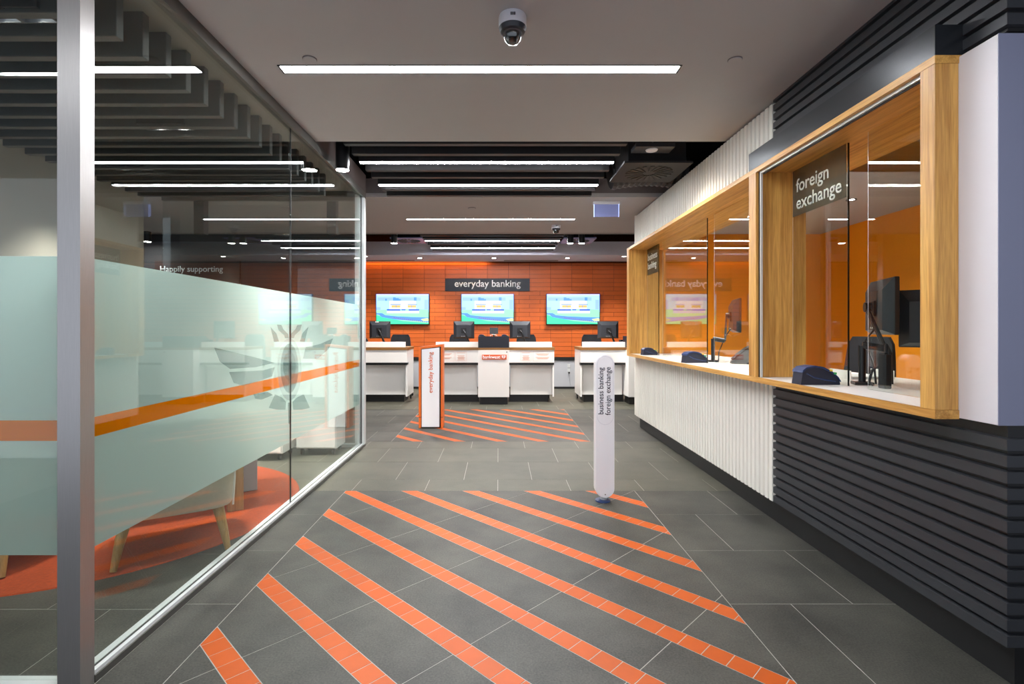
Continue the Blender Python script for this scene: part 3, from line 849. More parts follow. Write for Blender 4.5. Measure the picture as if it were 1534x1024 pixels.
# air diffusers, ducts and cylinder lights in the openings
def diffuser(x, y, z, s, lab, m_='plate_black'):
    t = thing('air_diffuser', lab, 'air vent', (x, y, z))
    h = s / 2
    obj('plate', B(x - h, x + h, y - h, y + h, z, z + 0.02), m_, t)
    for k in range(20):
        a = 2 * PI * k / 20
        bm = NB(); r0, r1 = s * 0.10, s * 0.36
        d = 0.10
        q = [(x + r0 * math.cos(a), y + r0 * math.sin(a)), (x + r1 * math.cos(a + d), y + r1 * math.sin(a + d)), (x + r1 * math.cos(a + d + 0.17), y + r1 * math.sin(a + d + 0.17)), (x + r0 * math.cos(a + 0.2), y + r0 * math.sin(a + 0.2))]
        obj('vane', prism(bm, q, 'z', z - 0.006, z + 0.001), 'black_rubber', t)
    obj('plenum', B(x - h * 0.85, x + h * 0.85, y - h * 0.85, y + h * 0.85, z + 0.02, 3.62), 'void', t)
    return t
diffuser(1.54, 5.28, 3.0, 0.66, 'dark square swirl air diffuser beside the white ribbed wall top')
diffuser(-1.70, 9.75, 3.07, 0.60, 'square swirl air diffuser in the far opening near the glass partition', 'exit_lilac')
diffuser(1.50, 9.75, 3.07, 0.60, 'square swirl air diffuser in the far opening near the teller wall', 'exit_lilac')
t = thing('duct', 'black flexible air duct above the near swirl diffuser', 'duct', (1.5, 5.95, 3.0))
bm = NB(); pts = []
for k in range(26):
    pts.append((1.28 + 0.034 * k, 5.93, 3.19 + 0.05 * math.sin(k * 0.12)))
obj('hose', tube(bm, pts, [0.19 if k % 2 else 0.175 for k in range(26)], 16), 'baffle_black', t, smooth=False)
obj('strap', B(1.68, 1.70, 5.90, 5.92, 3.36, 3.62), 'alu_dark', t)
t = thing('junction_box', 'small dark ceiling box with round pale disc and added beam in the opening', 'light', (1.44, 4.78, 3.07))
obj('box', B(1.26, 1.62, 4.72, 4.90, 3.075, 3.11), 'plastic_dark', t)
obj('disc_face', lathe(NB(), [(0, -0.012), (0.05, -0.010), (0.056, 0.0), (0, 0.0)], (1.43, 4.81, 3.075), 20), 'dome_white', t, smooth=True)
sp = bpy.data.lights.new('added_beam', 'SPOT'); sp.energy = 45; sp.spot_size = math.radians(140); sp.spot_blend = 0.9; sp.shadow_soft_size = 0.05; sp.color = (1, 0.95, 0.88)  # spot added to brighten the upper ribs
so = bpy.data.objects.new('added_beam', sp); COL.objects.link(so); so.parent = t; so.location = (-0.01, 0.03, -0.02)
obj('hanger', tube(NB(), [(1.44, 4.81, 3.11), (1.44, 4.81, 3.62)], 0.006, 6), 'plastic_black', t)
def cyl_light(x, y, z, r, lab, power, grp=None, ztop=3.62, hh=0.30):
    t = thing('cylinder_downlight', lab, 'light', (x, y, z), group=grp)
    obj('housing', lathe(NB(), [(r * 0.9, 0.004), (r, 0.0), (r, hh), (0.02, hh), (0.012, hh + 0.002), (0.012, ztop - z)], (x, y, z), 24), 'plastic_black', t, smooth=True)
    obj('lens', lathe(NB(), [(0, 0.001), (r * 0.92, 0.001), (r * 0.92, 0.01), (0, 0.012)], (x, y, z), 24), 'disc_face', t)
    sp = bpy.data.lights.new('spot_beam', 'SPOT'); sp.energy = power; sp.spot_size = math.radians(130); sp.spot_blend = 0.7; sp.shadow_soft_size = r
    sp.color = (1.0, 0.95, 0.88)
    so = bpy.data.objects.new('spot_beam', sp); COL.objects.link(so); so.parent = t; so.location = (0, 0, -0.01)
cyl_light(-1.475, 4.86, 2.90, 0.063, 'black cylinder downlight glowing beside the glass partition head', 60)
cyl_light(-1.85, 9.12, 2.92, 0.055, 'black cylinder downlight in the far opening toward the glass partition', 150)
cyl_light(1.27, 9.12, 2.92, 0.055, 'black cylinder downlight in the far opening, inner one of the pair', 115, 'far pair of cylinder lights')
cyl_light(1.47, 9.12, 2.92, 0.055, 'black cylinder downlight in the far opening, outer one of the pair', 115, 'far pair of cylinder lights')
for px, w_ in ((205, 'end'), (221, 'inner')):
    cyl_light((px - VX) * 8.6 / F, 8.6, 2.86, 0.055, 'short black cylinder downlight in front of the charcoal divider sign, %s one of two' % w_, 4, 'divider sign cylinder lights', ztop=CZ, hh=0.17)
# recessed downlights
def recessed(x, y, z, lab, lit, power=0, r=0.055, grp=None):
    t = thing('recessed_downlight', lab, 'light', (x, y, z - 0.01), group=grp)
    obj('trim_ring', lathe(NB(), [(r * 0.62, -0.004), (r, -0.008), (r * 1.02, -0.0005), (r * 0.62, -0.0005)], (x, y, z), 24), 'plastic_black' if lit != 2 else 'dome_white', t, smooth=True)
    obj('lamp', lathe(NB(), [(0, -0.002), (r * 0.60, -0.002), (r * 0.60, -0.0006), (0, -0.0006)], (x, y, z), 20), 'disc_face', t)
    if power:
        sp = bpy.data.lights.new('downlight_beam', 'SPOT'); sp.energy = power; sp.spot_size = math.radians(100); sp.spot_blend = 0.8; sp.shadow_soft_size = 0.05; sp.color = (1, 0.95, 0.88)
        so = bpy.data.objects.new('downlight_beam', sp); COL.objects.link(so); so.parent = t; so.location = (0, 0, -0.02)
for px, lab in ((629, 'recessed downlight over the gap left of the middle counter'), (740, 'recessed downlight over the middle counter podium'), (850, 'recessed downlight over the gap right of the middle counter')):
    recessed((px - VX) * 11.45 / F, 11.45, 2.985, lab, 1, 80, 0.075, 'counter ceiling downlights')
recessed((547 - VX) * 11.2 / F, 11.2, 2.985, 'white rimmed downlight over the counter nearest the glass partition', 2, 80, 0.07, 'white rimmed downlights')
recessed((935 - VX) * 11.2 / F, 11.2, 2.985, 'white rimmed downlight over the counter nearest the teller wall', 2, 80, 0.07, 'white rimmed downlights')
for i, (x, y) in enumerate(((2.7, 2.9), (2.7, 4.6), (3.0, 6.2), (3.7, 3.4), (3.7, 5.4))):
    recessed(x, y, 2.76, ['recessed downlight above the foreign exchange desk', 'recessed downlight above the middle of the teller desk', 'recessed downlight above the business banking desk',
             'recessed downlight over the staff side near foreign exchange', 'recessed downlight over the staff side near business banking'][i], 1, 62, 0.05)
# slot diffusers
for (a, b, lab) in ((545, 621, 'slim slot air grille in the counter ceiling toward the glass partition'), (755, 836, 'slim slot air grille in the counter ceiling beyond the wall sign')):
    o = obj('slot_grille', box(B((a - VX) * 11.85 / F, (b - VX) * 11.85 / F, 11.82, 11.90, 2.978, 2.984), (a - VX) * 11.85 / F + 0.01, (b - VX) * 11.85 / F - 0.01, 11.835, 11.885, 2.976, 2.9785), 'bulkhead'); tag(o, lab, 'air vent')
# domes, discs, exit sign
def dome(x, y, s, lab):
    t = thing('dome_camera', lab, 'camera', (x, y, CZ - 0.145 * s))
    obj('base', lathe(NB(), [(0, 0), (0.070 * s, 0), (0.073 * s, -0.01 * s), (0.072 * s, -0.055 * s), (0.062 * s, -0.082 * s), (0.052 * s, -0.086 * s), (0, -0.086 * s)], (x, y, CZ), 32), 'dome_white', t, smooth=True)
    obj('collar', lathe(NB(), [(0.0715 * s, -0.060 * s), (0.0725 * s, -0.063 * s), (0.064 * s, -0.084 * s), (0.05 * s, -0.088 * s)], (x, y, CZ), 32), 'plastic_dark', t, smooth=True)
    obj('bubble', lathe(NB(), [(0.05 * s, -0.086 * s), (0.049 * s, -0.105 * s), (0.042 * s, -0.125 * s), (0.028 * s, -0.139 * s), (0.012 * s, -0.1445 * s), (0, -0.145 * s)], (x, y, CZ), 32), 'glass_dome', t, smooth=True)
    obj('lens_unit', lathe(NB(), [(0.0, -0.087 * s), (0.036 * s, -0.088 * s), (0.034 * s, -0.11 * s), (0.022 * s, -0.126 * s), (0, -0.13 * s)], (x, y, CZ), 20), 'plastic_black', t, smooth=True)
    if s > 0.9:
        bm = NB()
        for i in range(3): box(bm, x - 0.012 + 0.009 * i, x - 0.006 + 0.009 * i, y - 0.0745, y - 0.0725, CZ - 0.035, CZ - 0.02)
        obj('label_print', bm, 'plastic_black', t)
dome(0.073, 2.70, 1.0, 'white dome security camera on the near plaster ceiling')
dome((833 - VX) * 8.1 / F, 8.1, 0.95, 'white dome security camera on the second plaster ceiling bay')
for (px, py, r, lab) in ((464, 88, 0.04, 'flat round ceiling sprinkler cover near the glass partition'), (1101, 89, 0.04, 'flat round ceiling sprinkler cover near the teller wall'), (707, 311.5, 0.05, 'flat round sensor on the second plaster ceiling bay')):
    Y = F * (CZ - H) / (VY - py); X = (px - VX) * Y / F
    o = obj('ceiling_disc', lathe(NB(), [(0, -0.010), (r * 0.92, -0.010), (r, -0.007), (r, -0.0005), (0, -0.0005)], (X, Y, CZ), 28), 'ceiling_paint', smooth=True); tag(o, lab, 'sprinkler')
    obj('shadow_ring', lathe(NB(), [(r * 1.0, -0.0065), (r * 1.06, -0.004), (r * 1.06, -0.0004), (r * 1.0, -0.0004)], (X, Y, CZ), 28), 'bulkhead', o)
t = thing('exit_sign', 'blank lilac acrylic exit sign hanging from the second ceiling bay', 'sign', (1.385, 6.62, 2.84))
obj('mount', B(1.215, 1.555, 6.595, 6.645, CZ - 0.035, CZ - 0.0005), 'dome_white', t)
obj('plate', B(1.23, 1.54, 6.612, 6.628, 2.845, CZ - 0.035), 'exit_lilac', t)
obj('edge_glow', box(B(1.224, 1.230, 6.612, 6.628, 2.845, CZ - 0.035), 1.54, 1.546, 6.612, 6.628, 2.845, CZ - 0.035), emit('edge_blue', (0.35, 0.45, 1.0, 1), 1.2), t)

# ================================================================== BANKING COUNTERS
def bank_counter(ox, lab, podium=True, logo=False):
    t = thing('bank_counter', lab, 'counter', (ox, 10.0, 0))
    for s in (-1, 1):
        xa, xb = (ox - 1.145, ox - 0.29) if s < 0 else (ox + 0.29, ox + 1.145)
        outer = xa if s < 0 else xb
        obj('plinth', B(xa + (0.09 if s < 0 else 0), xb - (0 if s < 0 else 0.09), 9.95, 10.40, 0, 0.142), 'plinth_black', t)
        obj('lower_panel', B(xa + 0.03, xb - 0.03, 9.92, 9.95, 0.142, 0.768), 'lam_white', t)
        fp = obj('front_panel', B(xa, xb, 9.75, 9.78, 0.768, 1.008, bev=0.002), 'lam_white', t)
        obj('shadow_strip', B(xa, xb, 9.77, 9.92, 0.722, 0.767), 'plinth_black', t)  # black strip stands in for the shadow line below the front panel
        obj('oak_band', B(xa - (0.012 if s < 0 else 0), xb + (0.012 if s > 0 else 0), 9.735, 10.50, 1.008, 1.058), 'oak_brown', t)
        obj('upstand', B(xa + (0.04 if s < 0 else 0), xb - (0.04 if s > 0 else 0), 9.80, 9.84, 1.058, 1.16, bev=0.002), 'lam_white', t)
        obj('side_panel', B(outer - (0.0 if s < 0 else 0.03), outer + (0.03 if s < 0 else 0.0), 9.78, 10.50, 0.12, 1.008), 'lam_white', t)
        x = outer - s * 0.04
        obj('castor', tube(NB(), [(x - 0.012, 10.42, 0.045), (x + 0.012, 10.42, 0.045)], 0.045, 14), 'plastic_black', t)
        obj('castor_fork', B(x - 0.018, x + 0.018, 10.40, 10.44, 0.06, 0.122), 'plastic_black', t)
        if logo:
            # two printed notices per wing
            for (u0, u1, big) in (((0.03, 0.40, 1), (0.42, 0.63, 0)) if s < 0 else ((0.22, 0.42, 0), (0.45, 0.82, 1))):
                bm = NB(); a = xa + u0 - (0.0 if s < 0 else 0.0); b = xa + u1; z0, z1 = 0.80, 0.975; q = 0.003
                box(bm, a, b, 9.748, 9.7505, z0, z0 + q); box(bm, a, b, 9.748, 9.7505, z1 - q, z1); box(bm, a, a + q, 9.748, 9.7505, z0 + q, z1 - q); box(bm, b - q, b, 9.748, 9.7505, z0 + q, z1 - q)
                zs = [0.94, 0.925, 0.91, 0.87, 0.855, 0.84] if big else [0.955, 0.90, 0.88, 0.865, 0.85, 0.835, 0.82]
                for i, z in enumerate(zs):
                    wv = (b - a) * (0.40 if (not big and i == 0) else 0.36 - 0.05 * (i % 3)); cx = (a + b) / 2
                    box(bm, cx - wv, cx + wv, 9.748, 9.7505, z - 0.004, z + 0.004)
                obj('printed_notice', bm, 'text_faint', fp)
    if podium:
        pxa, pxb = ox - 0.289, ox + 0.289
        obj('podium_plinth', B(pxa + 0.03, pxb - 0.03, 9.61, 9.94, 0, 0.142), 'plinth_black', t)
        pf = obj('podium', B(pxa, pxb, 9.55, 10.40, 0.142, 1.016, bev=0.003), 'lam_white', t)
        obj('podium_oak_band', B(pxa, pxb, 9.55, 10.40, 1.017, 1.056), 'oak_brown', t)
        obj('podium_screen', box(box(B(pxa, pxb, 9.56, 9.59, 1.057, 1.27), pxa, pxa + 0.03, 9.59, 9.98, 1.057, 1.27), pxb - 0.03, pxb, 9.59, 9.98, 1.057, 1.27), 'sign_navy', t)
        obj('podium_shelf', B(pxa + 0.03, pxb - 0.03, 9.59, 9.98, 1.20, 1.23), 'sign_navy', t)
        obj('lock', tube(NB(), [(pxb - 0.045, 9.544, 0.978), (pxb - 0.045, 9.552, 0.978)], 0.011, 10), 'plastic_black', pf)
        if logo:
            lx0, lx1 = (722 - VX) * 9.55 / F, (758.8 - VX) * 9.55 / F
            lp = obj('logo_plate', B(lx0, lx1, 9.538, 9.5495, 0.839, 0.930, bev=0.002), 'logo_orange', t)
            lw = lx1 - lx0
            obj('logo_lettering', text_bm('bankwest', 'xz', lx0 + lw * 0.385, 0.886, width=lw * 0.69, height=0.062, at=9.538, depth=0.003, bold=0.01), 'text_white', lp)
            bm = B(lx0 + lw * 0.765, lx0 + lw * 0.772, 9.535, 9.538, 0.842, 0.927)
            cx, cz, q = lx0 + lw * 0.885, 0.886, 0.030
            prism(bm, [(cx - q * 1.15, cz + q), (cx - q * 1.1, cz - q * 0.1), (cx - q * 0.55, cz - q * 0.75), (cx - 0.004, cz - q), (cx - 0.004, cz + q)], 'y', 9.535, 9.538)
            prism(bm, [(cx + q * 1.15, cz + q), (cx + 0.004, cz + q), (cx + 0.004, cz - q), (cx + q * 0.55, cz - q * 0.75), (cx + q * 1.1, cz - q * 0.1)], 'y', 9.535, 9.538)
            obj('logo_mark', bm, 'text_white', lp)
            bm = NB()
            for i in range(2): box(bm, cx - q * 0.9, cx + q * 0.9, 9.5335, 9.535, cz + q * (0.35 - 0.6 * i), cz + q * (0.5 - 0.6 * i))
            obj('logo_bar', bm, 'logo_orange', lp)
    return t
CX = -0.0925
bank_counter(CX, 'middle white banking counter with orange logo podium and printed notices', logo=True)
bank_counter(CX + 2.79, 'white banking counter nearest the teller wall with oak top band')
bank_counter(CX - 2.79, 'white banking counter nearest the glass partition with oak top band')

# monitors on the counters (backs toward us)
def monitor(loc, rz, lab, grp, wd=0.41, ht=0.34, stand=True, webcam=False, zc0=0.33):
    t = thing('computer_monitor', lab, 'monitor', loc, rz, group=grp); ORIG[t.name] = Vector((0, 0, 0))
    zc = zc0 if stand else 0.0
    z0, z1 = zc - ht / 2, zc + ht / 2
    hw = wd / 2
    obj('bezel', B(-hw, hw, 0.0, 0.028, z0, z1, bev=0.004), 'plastic_black', t, local=True)
    obj('screen', B(-hw + 0.015, hw - 0.015, 0.0285, 0.030, z0 + 0.02, z1 - 0.015), 'screen_off', t, local=True)
    bm = NB()     # tapered back
    a = [bm.verts.new(v) for v in ((-hw + 0.004, -0.0003, z0 + 0.006), (hw - 0.004, -0.0003, z0 + 0.006), (hw - 0.004, -0.0003, z1 - 0.004), (-hw + 0.004, -0.0003, z1 - 0.004))]
    b = [bm.verts.new(v) for v in ((-hw + 0.06, -0.045, z0 + 0.03), (hw - 0.06, -0.045, z0 + 0.03), (hw - 0.06, -0.045, z1 - 0.075), (-hw + 0.06, -0.045, z1 - 0.075))]
    bm.faces.new(a); bm.faces.new(b[::-1])
    for i in range(4): bm.faces.new((a[i], b[i], b[(i + 1) % 4], a[(i + 1) % 4]))
    bmesh.ops.recalc_face_normals(bm, faces=bm.faces)
    bk = obj('back_shell', bm, 'plastic_dark', t, local=True)
    obj('mount_plate', B(-0.05, 0.05, -0.058, -0.0455, zc - 0.06, zc + 0.04, bev=0.003), 'plastic_black', t, local=True)
    bm = NB()
    for i in range(4): tube(bm, [(-0.045 + 0.03 * i, -0.046, z0 + 0.045), (-0.045 + 0.03 * i, -0.049, z0 + 0.045)], 0.006, 6)
    obj('ports', bm, 'alu', bk, local=True)
    if stand:
        obj('arm', tube(NB(), [(0.0, -0.055, zc - 0.01), (0.03, -0.09, zc - 0.06), (0.10, -0.08, 0.10), (0.13, -0.02, 0.032)], [0.022, 0.018, 0.02, 0.028], 10), 'plastic_black', t, smooth=True, local=True)
        obj('clamp_base', B(0.08, 0.18, -0.07, 0.04, 0.0, 0.016, bev=0.003), 'plastic_black', t, local=True)
    if webcam: obj('badge', B(-0.09, -0.02, -0.012, -0.0004, z1 - 0.02, z1 - 0.008), 'text_white', bk, local=True)
    return t
DZ = 1.059
monitor(((569 - VX) * 10.15 / F, 10.15, DZ), 0, 'black monitor on the counter nearest the glass partition', 'counter monitors', webcam=True)
monitor(((695 - VX) * 10.15 / F, 10.15, DZ), 0, 'black monitor left of the logo podium on the middle counter', 'counter monitors')
monitor(((779 - VX) * 10.15 / F, 10.15, DZ), 0, 'black monitor right of the logo podium on the middle counter', 'counter monitors')
monitor(((911 - VX) * 10.15 / F, 10.15, DZ - 0.02 + 0.02), 0, 'black monitor on the counter nearest the teller wall', 'counter monitors')

# office chairs behind the counters
def office_chair(loc, rz, lab, grp, sz=0.62):
    t = thing('office_chair', lab, 'chair', loc, rz, group=grp); ORIG[t.name] = Vector((0, 0, 0))
    for k in range(5):
        a = 2 * PI * k / 5
        obj('base_arm', tube(NB(), [(0.03 * math.cos(a), 0.03 * math.sin(a), 0.11), (0.29 * math.cos(a), 0.29 * math.sin(a), 0.075)], [0.024, 0.016], 8), 'plastic_black', t, local=True)
        obj('castor', tube(NB(), [(0.29 * math.cos(a) - 0.02 * math.sin(a), 0.29 * math.sin(a) + 0.02 * math.cos(a), 0.03), (0.29 * math.cos(a) + 0.02 * math.sin(a), 0.29 * math.sin(a) - 0.02 * math.cos(a), 0.03)], 0.03, 10), 'plastic_black', t, local=True)
    obj('gas_column', tube(NB(), [(0, 0, 0.09), (0, 0, sz - 0.03)], [0.035, 0.025], 10), 'plastic_black', t, local=True)
    obj('seat', B(-0.24, 0.24, -0.24, 0.24, sz - 0.04, sz + 0.04, bev=0.03), 'fabric_dark', t, smooth=True, local=True)
    bm = NB(); n = 10; rings = []
    for i in range(9):
        v = i / 8; z = sz + 0.12 + 0.55 * v; hw = 0.235 * (1 - 0.18 * v ** 2) * (1 - 0.5 * max(0, v - 0.9) / 0.1 * 0.3)
        row = []
        for j in range(n + 1):
            u = -1 + 2 * j / n
            row.append(((u * hw, 0.25 + 0.05 * v - 0.05 * u * u, z), (u * hw, 0.29 + 0.05 * v - 0.05 * u * u, z)))
        rings.append(row)
    F_ = [[bm.verts.new(p[0]) for p in r] for r in rings]; K_ = [[bm.verts.new(p[1]) for p in r] for r in rings]
    for i in range(8):
        for j in range(n):
            bm.faces.new((F_[i][j], F_[i][j + 1], F_[i + 1][j + 1], F_[i + 1][j])); bm.faces.new((K_[i][j + 1], K_[i][j], K_[i + 1][j], K_[i + 1][j + 1]))
        bm.faces.new((F_[i][0], F_[i + 1][0], K_[i + 1][0], K_[i][0])); bm.faces.new((F_[i + 1][n], F_[i][n], K_[i][n], K_[i + 1][n]))
    for j in range(n):
        bm.faces.new((F_[0][j + 1], F_[0][j], K_[0][j], K_[0][j + 1])); bm.faces.new((F_[8][j], F_[8][j + 1], K_[8][j + 1], K_[8][j]))
    bmesh.ops.recalc_face_normals(bm, faces=bm.faces)
    obj('backrest', bm, 'fabric_dark', t, smooth=True, local=True)
    obj('back_bracket', tube(NB(), [(0, 0.1, sz - 0.05), (0, 0.27, sz - 0.02), (0, 0.30, sz + 0.3)], 0.02, 8), 'plastic_black', t, smooth=True, local=True)
    return t
for px, lab in ((598, 'dark office chair behind the counter nearest the glass partition'), (687, 'dark office chair left of the logo podium behind the middle counter'),
                (789, 'dark office chair right of the logo podium behind the middle counter'), (888, 'dark office chair behind the counter nearest the teller wall')):
    office_chair(((px - VX) * 10.95 / F, 10.85, 0), 0.0, lab, 'counter office chairs')

# card readers and phones
def pin_pad(loc, rz, lab, s=1.0, grp=None):
    """domed navy coin-tray style card device, long axis x"""
    t = thing('card_reader', lab, 'card reader', loc, rz, group=grp); ORIG[t.name] = Vector((0, 0, 0))
    body = [(-0.125, 0.0), (-0.112, 0.085), (-0.09, 0.103), (-0.04, 0.112), (0.01, 0.104), (0.06, 0.08), (0.10, 0.045), (0.118, 0.012), (0.118, 0.0)]
    obj('body', prism(NB(), [(x * s, z * s) for x, z in body], 'y', -0.05 * s, 0.05 * s), 'navy_dark', t, local=True)
    top = [(-0.118, 0.075), (-0.113, 0.092), (-0.09, 0.110), (-0.04, 0.119), (0.012, 0.111), (0.064, 0.086), (0.106, 0.048), (0.122, 0.02), (0.116, 0.02), (0.10, 0.044), (0.06, 0.078), (0.01, 0.101), (-0.04, 0.109), (-0.088, 0.10), (-0.108, 0.082)]
    sh = obj('shield', prism(NB(), [(x * s, z * s) for x, z in top], 'y', -0.056 * s, 0.056 * s), 'plastic_navy', t, local=True)
    for (x, z, m_) in ((0.060, 0.092, 'key_yellow'), (0.085, 0.073, 'key_green')):
        obj('key', B((x - 0.010) * s, (x + 0.008) * s, -0.057 * s, -0.03 * s, (z - 0.008) * s, (z + 0.004) * s), m_, sh, local=True)
    obj('grip_line', tube(NB(), [(-0.09 * s, -0.051 * s, 0.07 * s), (-0.04 * s, -0.0515 * s, 0.045 * s), (0.03 * s, -0.0515 * s, 0.03 * s), (0.09 * s, -0.051 * s, 0.02 * s)], 0.004 * s, 6), 'plastic_navy', t, local=True)
    return t
pin_pad((1.995, 3.235, 1.0565), 0.0, 'navy domed card reader on the ledge under the foreign exchange glass')
pin_pad((2.02, 5.30, 1.0565), math.radians(8), 'navy domed card reader on the ledge between business banking panes')
pin_pad((2.02, 6.90, 1.0565), math.radians(8), 'navy domed card reader on the ledge at the business banking end', 0.85)

def phone(loc, rz, lab, s=1.0, grp=None, navy=False):
    t = thing('desk_phone', lab, 'phone', loc, rz, group=grp); ORIG[t.name] = Vector((0, 0, 0))
    obj('base', prism(NB(), [(-0.09 * s, 0), (0.09 * s, 0), (0.085 * s, 0.025 * s), (-0.06 * s, 0.15 * s), (-0.085 * s, 0.15 * s)], 'x', -0.09 * s, 0.09 * s), 'plastic_dark', t, local=True)
    obj('handset', tube(NB(), [(-0.055 * s, 0.075 * s, 0.035 * s), (-0.055 * s, 0.04 * s, 0.085 * s), (-0.055 * s, -0.03 * s, 0.145 * s), (-0.055 * s, -0.075 * s, 0.16 * s)], [0.026 * s, 0.017 * s, 0.017 * s, 0.026 * s], 8), 'plastic_black', t, smooth=True, local=True)
    bm = NB()
    for i in range(3):
        for j in range(4):
            z = 0.05 + 0.018 * j; y = 0.075 - (z - 0.025) * 1.16 - 0.0
            box(bm, (0.0 + 0.025 * i) * s, (0.016 + 0.025 * i) * s, (y + 0.0) * s, (y + 0.02) * s, (z) * s, (z + 0.008) * s)
    obj('keypad', bm, 'dado_grey', t, local=True)
    obj('display', prism(NB(), [(-0.052 * s, 0.142 * s), (-0.02 * s, 0.115 * s), (-0.016 * s, 0.120 * s), (-0.048 * s, 0.147 * s)], 'x', -0.01 * s, 0.08 * s), 'screen_off', t, local=True)
    return t
# terminal on the podium of the middle counter plus two shields
t = thing('payment_terminal', 'small black payment terminal on a stand on the logo podium', 'terminal', (-0.09, 9.78, 1.231)); ORIG[t.name] = Vector((0, 0, 0))
obj('stand', lathe(NB(), [(0, 0), (0.06, 0), (0.055, 0.012), (0.018, 0.02), (0.015, 0.10), (0, 0.10)], (0, 0, 0), 16), 'plastic_black', t, smooth=True, local=True)
obj('head', prism(NB(), [(-0.05, 0.08), (0.05, 0.12), (0.03, 0.20), (-0.03, 0.20)], 'x', -0.08, 0.08), 'plastic_black', t, local=True)
obj('cable', tube(NB(), [(-0.05, -0.03, 0.005), (-0.07, -0.06, 0.05), (-0.02, -0.07, 0.075), (0.05, -0.06, 0.06), (0.07, -0.03, 0.005)], 0.006, 6), 'alu', t, smooth=True, local=True)
pin_pad(((724.5 - VX) * 9.8 / F - 0.02, 9.78, 1.231), 0.0, 'navy card reader on the podium beside the left monitor', 0.62, 'podium card readers')
pin_pad(((757 - VX) * 9.8 / F + 0.0, 9.78, 1.231), PI * 0 + 0.0, 'navy card reader on the podium beside the right monitor', 0.62, 'podium card readers')
phone(((930 - VX) * 10.1 / F + 0.08, 10.12, DZ), math.radians(200), 'dark desk phone on the counter nearest the teller wall', 0.9)
t = phone(((550 - VX) * 10.1 / F - 0.1, 10.12, DZ), math.radians(160), 'dark desk phone on the counter nearest the glass partition', 0.9)
obj('status_light', B(0.02, 0.05, 0.03, 0.04, 0.075, 0.085), 'status_led', t, local=True)

# ================================================================== SCREENS AND SIGN ON THE BACK WALL
def tv(px0, px1, lab):
    x0, x1 = (px0 - VX) * WY / F, (px1 - VX) * WY / F
    z1, z0 = H + (VY - 440) * WY / F, H + (VY - 486) * WY / F
    t = thing('wall_screen', lab, 'television', ((x0 + x1) / 2, WY, z0), group='wall screens')
    yf = WY - 0.07
    obj('casing', B(x0, x1, yf, WY, z0, z1, bev=0.003), 'plastic_black', t)
    b = 0.014; u0, u1, v0, v1 = x0 + b, x1 - b, z0 + b, z1 - b
    mats = ['scr_' + n for n in ('sky', 'white', 'blueband', 'block', 'lawn', 'lawn2', 'road', 'roof', 'gold', 'deep', 'pale', 'dots', 'sand', 'edge')]
    bm = NB(); lay = [0]
    def poly(pts, mi):
        lay[0] += 1
        vs_ = [bm.verts.new((u0 + (u1 - u0) * p[0], yf - 0.0006 - 0.00012 * lay[0], v1 - (v1 - v0) * p[1])) for p in pts]
        f = bm.faces.new(vs_); f.material_index = mi; f.normal_update()
        if f.normal.y > 0: f.normal_flip()
    def rect(a, b_, c, d, mi): poly([(a, c), (b_, c), (b_, d), (a, d)], mi)
    poly([(-0.008, -0.014), (1.008, -0.014), (1.008, 0.6), (-0.008, 0.6)], 13)  # blue glow around the screen, painted as a rim of the picture
    rect(0, 1, 0, 1, 0)
    rect(0, 1, 0.0, 0.03, 1)
    rect(0.02, 0.85, 0.10, 0.22, 2)
    for (a, b_, c) in ((0.32, 0.37, 0.10), (0.37, 0.43, 0.13), (0.43, 0.47, 0.16), (0.72, 0.77, 0.10), (0.17, 0.20, 0.15)): rect(a, b_, c, 0.22, 3)
    rect(0.25, 0.76, 0.22, 0.50, 1)
    rect(0.92, 0.99, 0.18, 0.52, 2)
    poly([(0, 0.53), (0.2, 0.52), (0.8, 0.50), (1, 0.52), (1, 1), (0, 1)], 4)
    rect(0.0, 0.08, 0.43, 0.53, 2)
    poly([(0, 0.70), (0.2, 0.79), (0.5, 0.90), (1, 0.97), (1, 1), (0, 1)], 5)
    poly([(0, 0.63), (0.11, 0.63), (0.17, 0.70), (0.40, 0.74), (0.65, 0.76), (1, 0.78), (1, 0.93), (0.6, 0.88), (0.35, 0.85), (0.10, 0.77), (0.05, 0.69), (0, 0.68)], 6)
    poly([(0.85, 0.84), (0.97, 0.80), (1, 0.82), (1, 0.90), (0.9, 0.90)], 12)
    rect(0.27, 0.78, 0.33, 0.36, 7); rect(0.20, 0.82, 0.55, 0.64, 10)
    rect(0.29, 0.46, 0.37, 0.45, 8); rect(0.60, 0.76, 0.37, 0.45, 8); rect(0.375, 0.382, 0.37, 0.45, 9); rect(0.675, 0.682, 0.37, 0.45, 9)
    rect(0.20, 0.46, 0.50, 0.55, 9); rect(0.62, 0.82, 0.50, 0.55, 9); rect(0.48, 0.56, 0.50, 0.54, 9)
    rect(0.47, 0.60, 0.30, 0.50, 1)
    for i in range(17):
        a = 0.33 + i * 0.039; c = 0.775 + i * 0.0095
        rect(a, a + 0.022, c, c + 0.022, 11)
    obj('picture', bm, mats, t)
    return t
tv(564, 643.5, 'wall mounted screen nearest the glass partition showing a bright lawn scene')
tv(691, 770, 'wall mounted screen under the everyday banking sign showing a bright lawn scene')
tv(818, 898, 'wall mounted screen nearest the teller wall showing a bright lawn scene')
sx0, sx1 = (667 - VX) * WY / F, (793.5 - VX) * WY / F
sz1, sz0 = H + (VY - 417.3) * WY / F, H + (VY - 436) * WY / F
t = thing('wall_sign', 'navy wall sign lettered everyday banking above the middle screen', 'sign', ((sx0 + sx1) / 2, WY, sz0))
obj('board', B(sx0, sx1, WY - 0.035, WY, sz0, sz1), 'sign_navy', t)
tx0, tx1 = (681 - VX) * (WY - 0.03) / F, (780 - VX) * (WY - 0.03) / F
